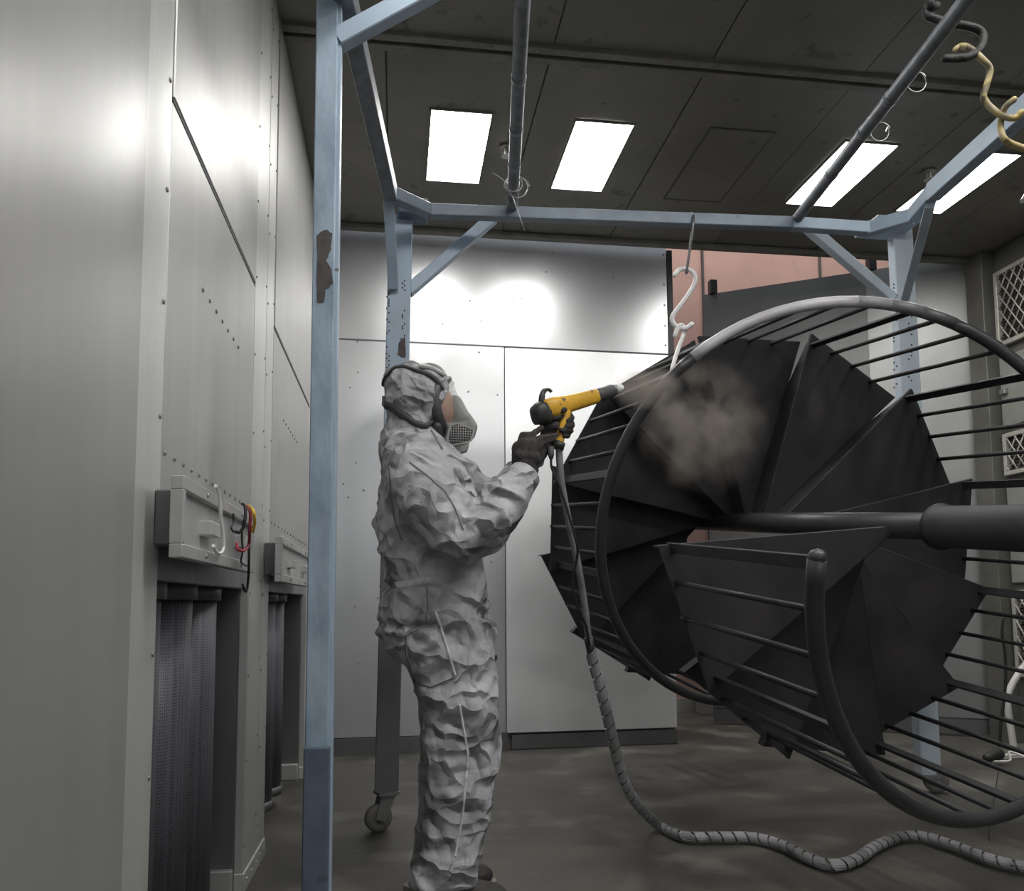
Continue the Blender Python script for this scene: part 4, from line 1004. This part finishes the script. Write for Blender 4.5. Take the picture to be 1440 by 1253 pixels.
# near (right) hand: back of the hand towards the viewer, fingers reaching to the grip
glove('glove',
  [[(731,664,2.59,.027),(729,630,2.60,.023)],[(737,664,2.585,.028),(736,626,2.585,.024)],[(743,664,2.585,.027),(746,627,2.585,.022)],[(748,662,2.595,.022),(753,632,2.595,.019)],[(733,640,2.58,.024),(750,645,2.58,.024)]],
  [[(729,630,2.60,.0125),(735,612,2.615,.0115),(745,611,2.635,.0100),(750,618,2.64,.009)],
   [(737,624,2.585,.0125),(748,611,2.60,.0112),(757,605,2.635,.0100),(762,601,2.66,.0090)],
   [(748,624,2.585,.0122),(760,616,2.60,.0112),(771,614,2.64,.0098),(782,612,2.67,.0088)],
   [(754,631,2.59,.0115),(762,624,2.605,.0105),(771,620,2.64,.0092),(779,617,2.66,.0083)],
   [(748,655,2.60,.0135),(758,648,2.64,.0125),(763,640,2.68,.0110),(765,634,2.70,.0098)]], 'near glove, back of the hand showing')
# far (left) hand: wrapped round the grip from behind
glove('glove',
  [[(750,648,2.79,.031),(764,628,2.775,.029)],[(764,628,2.775,.027),(776,592,2.765,.020)],[(766,626,2.79,.026),(784,592,2.80,.020)],[(768,626,2.79,.024),(786,606,2.80,.018)],[(768,612,2.755,.022),(778,602,2.75,.019)],[(772,588,2.74,.020),(781,585,2.74,.017)],[(768,600,2.745,.024),(779,598,2.74,.020)]],
  [[(786,588,2.80,.0125),(801,583,2.79,.0112),(804,588,2.762,.0105),(799,592,2.738,.0095)],
   [(786,597,2.80,.0125),(803,594,2.79,.0112),(805,598,2.758,.0105),(797,600,2.732,.0098)],
   [(785,605,2.80,.0122),(801,604,2.785,.0108),(803,606,2.755,.0103),(789,605,2.722,.0098)],
   [(784,613,2.80,.0112),(798,612,2.785,.0100),(799,613,2.758,.0093),(793,613,2.735,.0088)],
   [(768,606,2.755,.017),(775,590,2.735,.0135),(784,580,2.728,.0115),(794,576,2.725,.0100)]], 'far glove gripping the gun handle')
# cuffs of the near sleeve
mb = MB(); a_, b_ = at(728,682,2.56), at(738,668,2.583); mb.tube([a_,a_.lerp(b_,.5),b_,b_+(b_-a_)*.05],[.056,.054,.053,.046],20); mb.build('sleeve_cuff', M['suit'], cov)
# --- boots
for (x,y0,dy,l) in ((632,1238,-.095,'n'),(618,1225,.10,'f')):
    p0 = pp(x-12,y0,dy); yy = YP+dy; x0 = p0.x
    mb = MB(); mb.chain([(x0,yy,.14),(x0,yy,.055)],[.055,.052]); mb.chain([(x0-.02,yy,.05),(x0+.08,yy,.055),(x0+.165,yy,.045)],[.045,.05,.038]); mb.ell((x0+.14,yy,.045),(.07,.052,.038))
    V,N,Fc = remesh(mb,.007,4); V = [Vector((v.x,v.y,max(v.z,.018))) for v in V]; bt = meshout(V,Fc).build('boot', M['boot'], person)
    mb = MB(); n = 20; pts = [(x0+.065+.155*math.copysign(abs(math.cos(2*math.pi*k/n))**.7,math.cos(2*math.pi*k/n)), yy+.052*math.copysign(abs(math.sin(2*math.pi*k/n))**.8,math.sin(2*math.pi*k/n)), 0.001) for k in range(n)]
    mb.quadprism(pts,(0,0,.026)); mb.build('sole', M['sole'], bt)

#@@CLUTTER
# ---------------------------------------------------------------- clutter in the far right corner
P = [at(1446,930,4.6),at(1432,948,4.6),at(1418,975,4.6),at(1418,1000,4.6),at(1424,1040,4.6),at(1428,1064,4.6)]
P[-1].z = .014; st = thing('pipe_stand', tuple(P[-1]), 'white painted bent tube stand on the floor by the right wall', 'stand')
mb = MB(); mb.tube(catmull(P,5), .02, 10); mb.build('bent_tube', M['tube_white'], st)
mb = MB(); b_ = P[-1]; mb.bar(b_+Vector((-.12,0,0)), b_+Vector((.22,.02,0)), .05, .024, c=.003); mb.build('foot_bar', M['tube_white'], st)
mb = MB(); mb.tube([P[0],P[0]+Vector((.15,0,.08)),P[0]+Vector((.3,0,.1))], .018, 10); mb.build('side_tube', M['tube_white'], st)
fl = atZ(1398,1068,.03); mb = MB(); mb.chain([fl+Vector((-.04,0,.01)),fl+Vector((.03,.0,.03))],[.03,.035]); V,N,Fc = remesh(mb,.01,2)
tag(meshout(V,Fc).build('rag', M['cable_black'], None, org=fl), 'small black rag lying on the floor beside the white stand', 'rag')
tg = atZ(1432,1072,.015); cable('wire', [tg+Vector((-.2,.1,0)),tg+Vector((-.1,-.05,.02)),tg+Vector((0,.06,.05)),tg+Vector((.08,-.08,.01)),tg+Vector((.2,.02,0)),tg+Vector((.3,-.1,0))], .006, 'tube_white', 'pale loose wire tangled on the floor by the white stand')
cable('cable', [at(1411,868,4.5),at(1409,890,4.5),at(1413,920,4.5),at(1414,960,4.5),at(1411,990,4.5),at(1407,1020,4.5),at(1406,1050,4.5)], .009, 'cable_black', 'black cable hanging down in front of the door edge, right')
a0 = atZ(1425,1218,.05)
cable('string', [at(1404,1085,3.6),at(1400,1110,3.4),at(1394,1150,3.2),at(1391,1172,3.1),at(1394,1196,3.02),at(1406,1212,2.98),a0], .0022, 'cable_black', 'thin dark string drooping from the staircase rail to the hose')
pb_ = atZ(1025,1012,0); mb = MB(); mb.cbox((pb_.x-.1,6.80,0),(pb_.x+.2,6.96,.11),.005); tag(mb.build('plinth_block', M['plaster'], None, org=(pb_.x,6.88,0)), 'low grey block on the floor against the pink wall', 'block')

# ---------------------------------------------------------------- powder leaving the gun: real scattering volumes
def vol(name, c, d, rx, rr, dens, nscale, label, thr):
    bm = bmesh.new(); bmesh.ops.create_icosphere(bm, subdivisions=3, radius=1)
    mb = MB(); mb.frombm(bm, True)
    m = bpy.data.materials.new(name); m.use_nodes = True; nt = m.node_tree; L = nt.links.new
    for n in list(nt.nodes): nt.nodes.remove(n)
    o = nt.nodes.new('ShaderNodeOutputMaterial'); v = nt.nodes.new('ShaderNodeVolumePrincipled'); L(v.outputs[0], o.inputs['Volume'])
    v.inputs['Color'].default_value = (.60,.54,.48,1); v.inputs['Anisotropy'].default_value = .1
    tc = nt.nodes.new('ShaderNodeTexCoord'); ln = nt.nodes.new('ShaderNodeVectorMath'); ln.operation = 'LENGTH'; L(tc.outputs['Object'], ln.inputs[0])
    fo = nt.nodes.new('ShaderNodeMapRange'); L(ln.outputs['Value'], fo.inputs[0]); fo.inputs[1].default_value = 1; fo.inputs[2].default_value = .15; fo.inputs[3].default_value = 0; fo.inputs[4].default_value = 1
    nz = nt.nodes.new('ShaderNodeTexNoise'); nz.inputs['Scale'].default_value = nscale; nz.inputs['Detail'].default_value = 5; L(tc.outputs['Object'], nz.inputs['Vector'])
    mr = nt.nodes.new('ShaderNodeMapRange'); L(nz.outputs['Fac'], mr.inputs[0]); mr.inputs[1].default_value = thr; mr.inputs[2].default_value = thr+.3; mr.inputs[3].default_value = 0; mr.inputs[4].default_value = dens
    mu = nt.nodes.new('ShaderNodeMath'); mu.operation = 'MULTIPLY'; L(fo.outputs[0], mu.inputs[0]); L(mr.outputs[0], mu.inputs[1]); L(mu.outputs[0], v.inputs['Density'])
    ob = mb.build(name, m, None); ob.location = c; ob.rotation_euler = Vector(d).to_track_quat('X','Z').to_euler(); ob.scale = (rx,rr,rr)
    return tag(ob, label, 'powder cloud', None, 'stuff')
n0 = at(874,546,2.92); n1 = at(945,545,3.25); n2 = at(985,600,3.5)
vol('spray_plume', n0.lerp(n1,.5), n1-n0, (n1-n0).length*.62, .09, 13.0, 1.6, 'brown powder plume streaming from the gun nozzle to the handrail', .30)
vol('powder_cloud', n2, n2-n1, .40, .30, 11.0, 2.3, 'drifting brown powder cloud inside the staircase ring', .44)
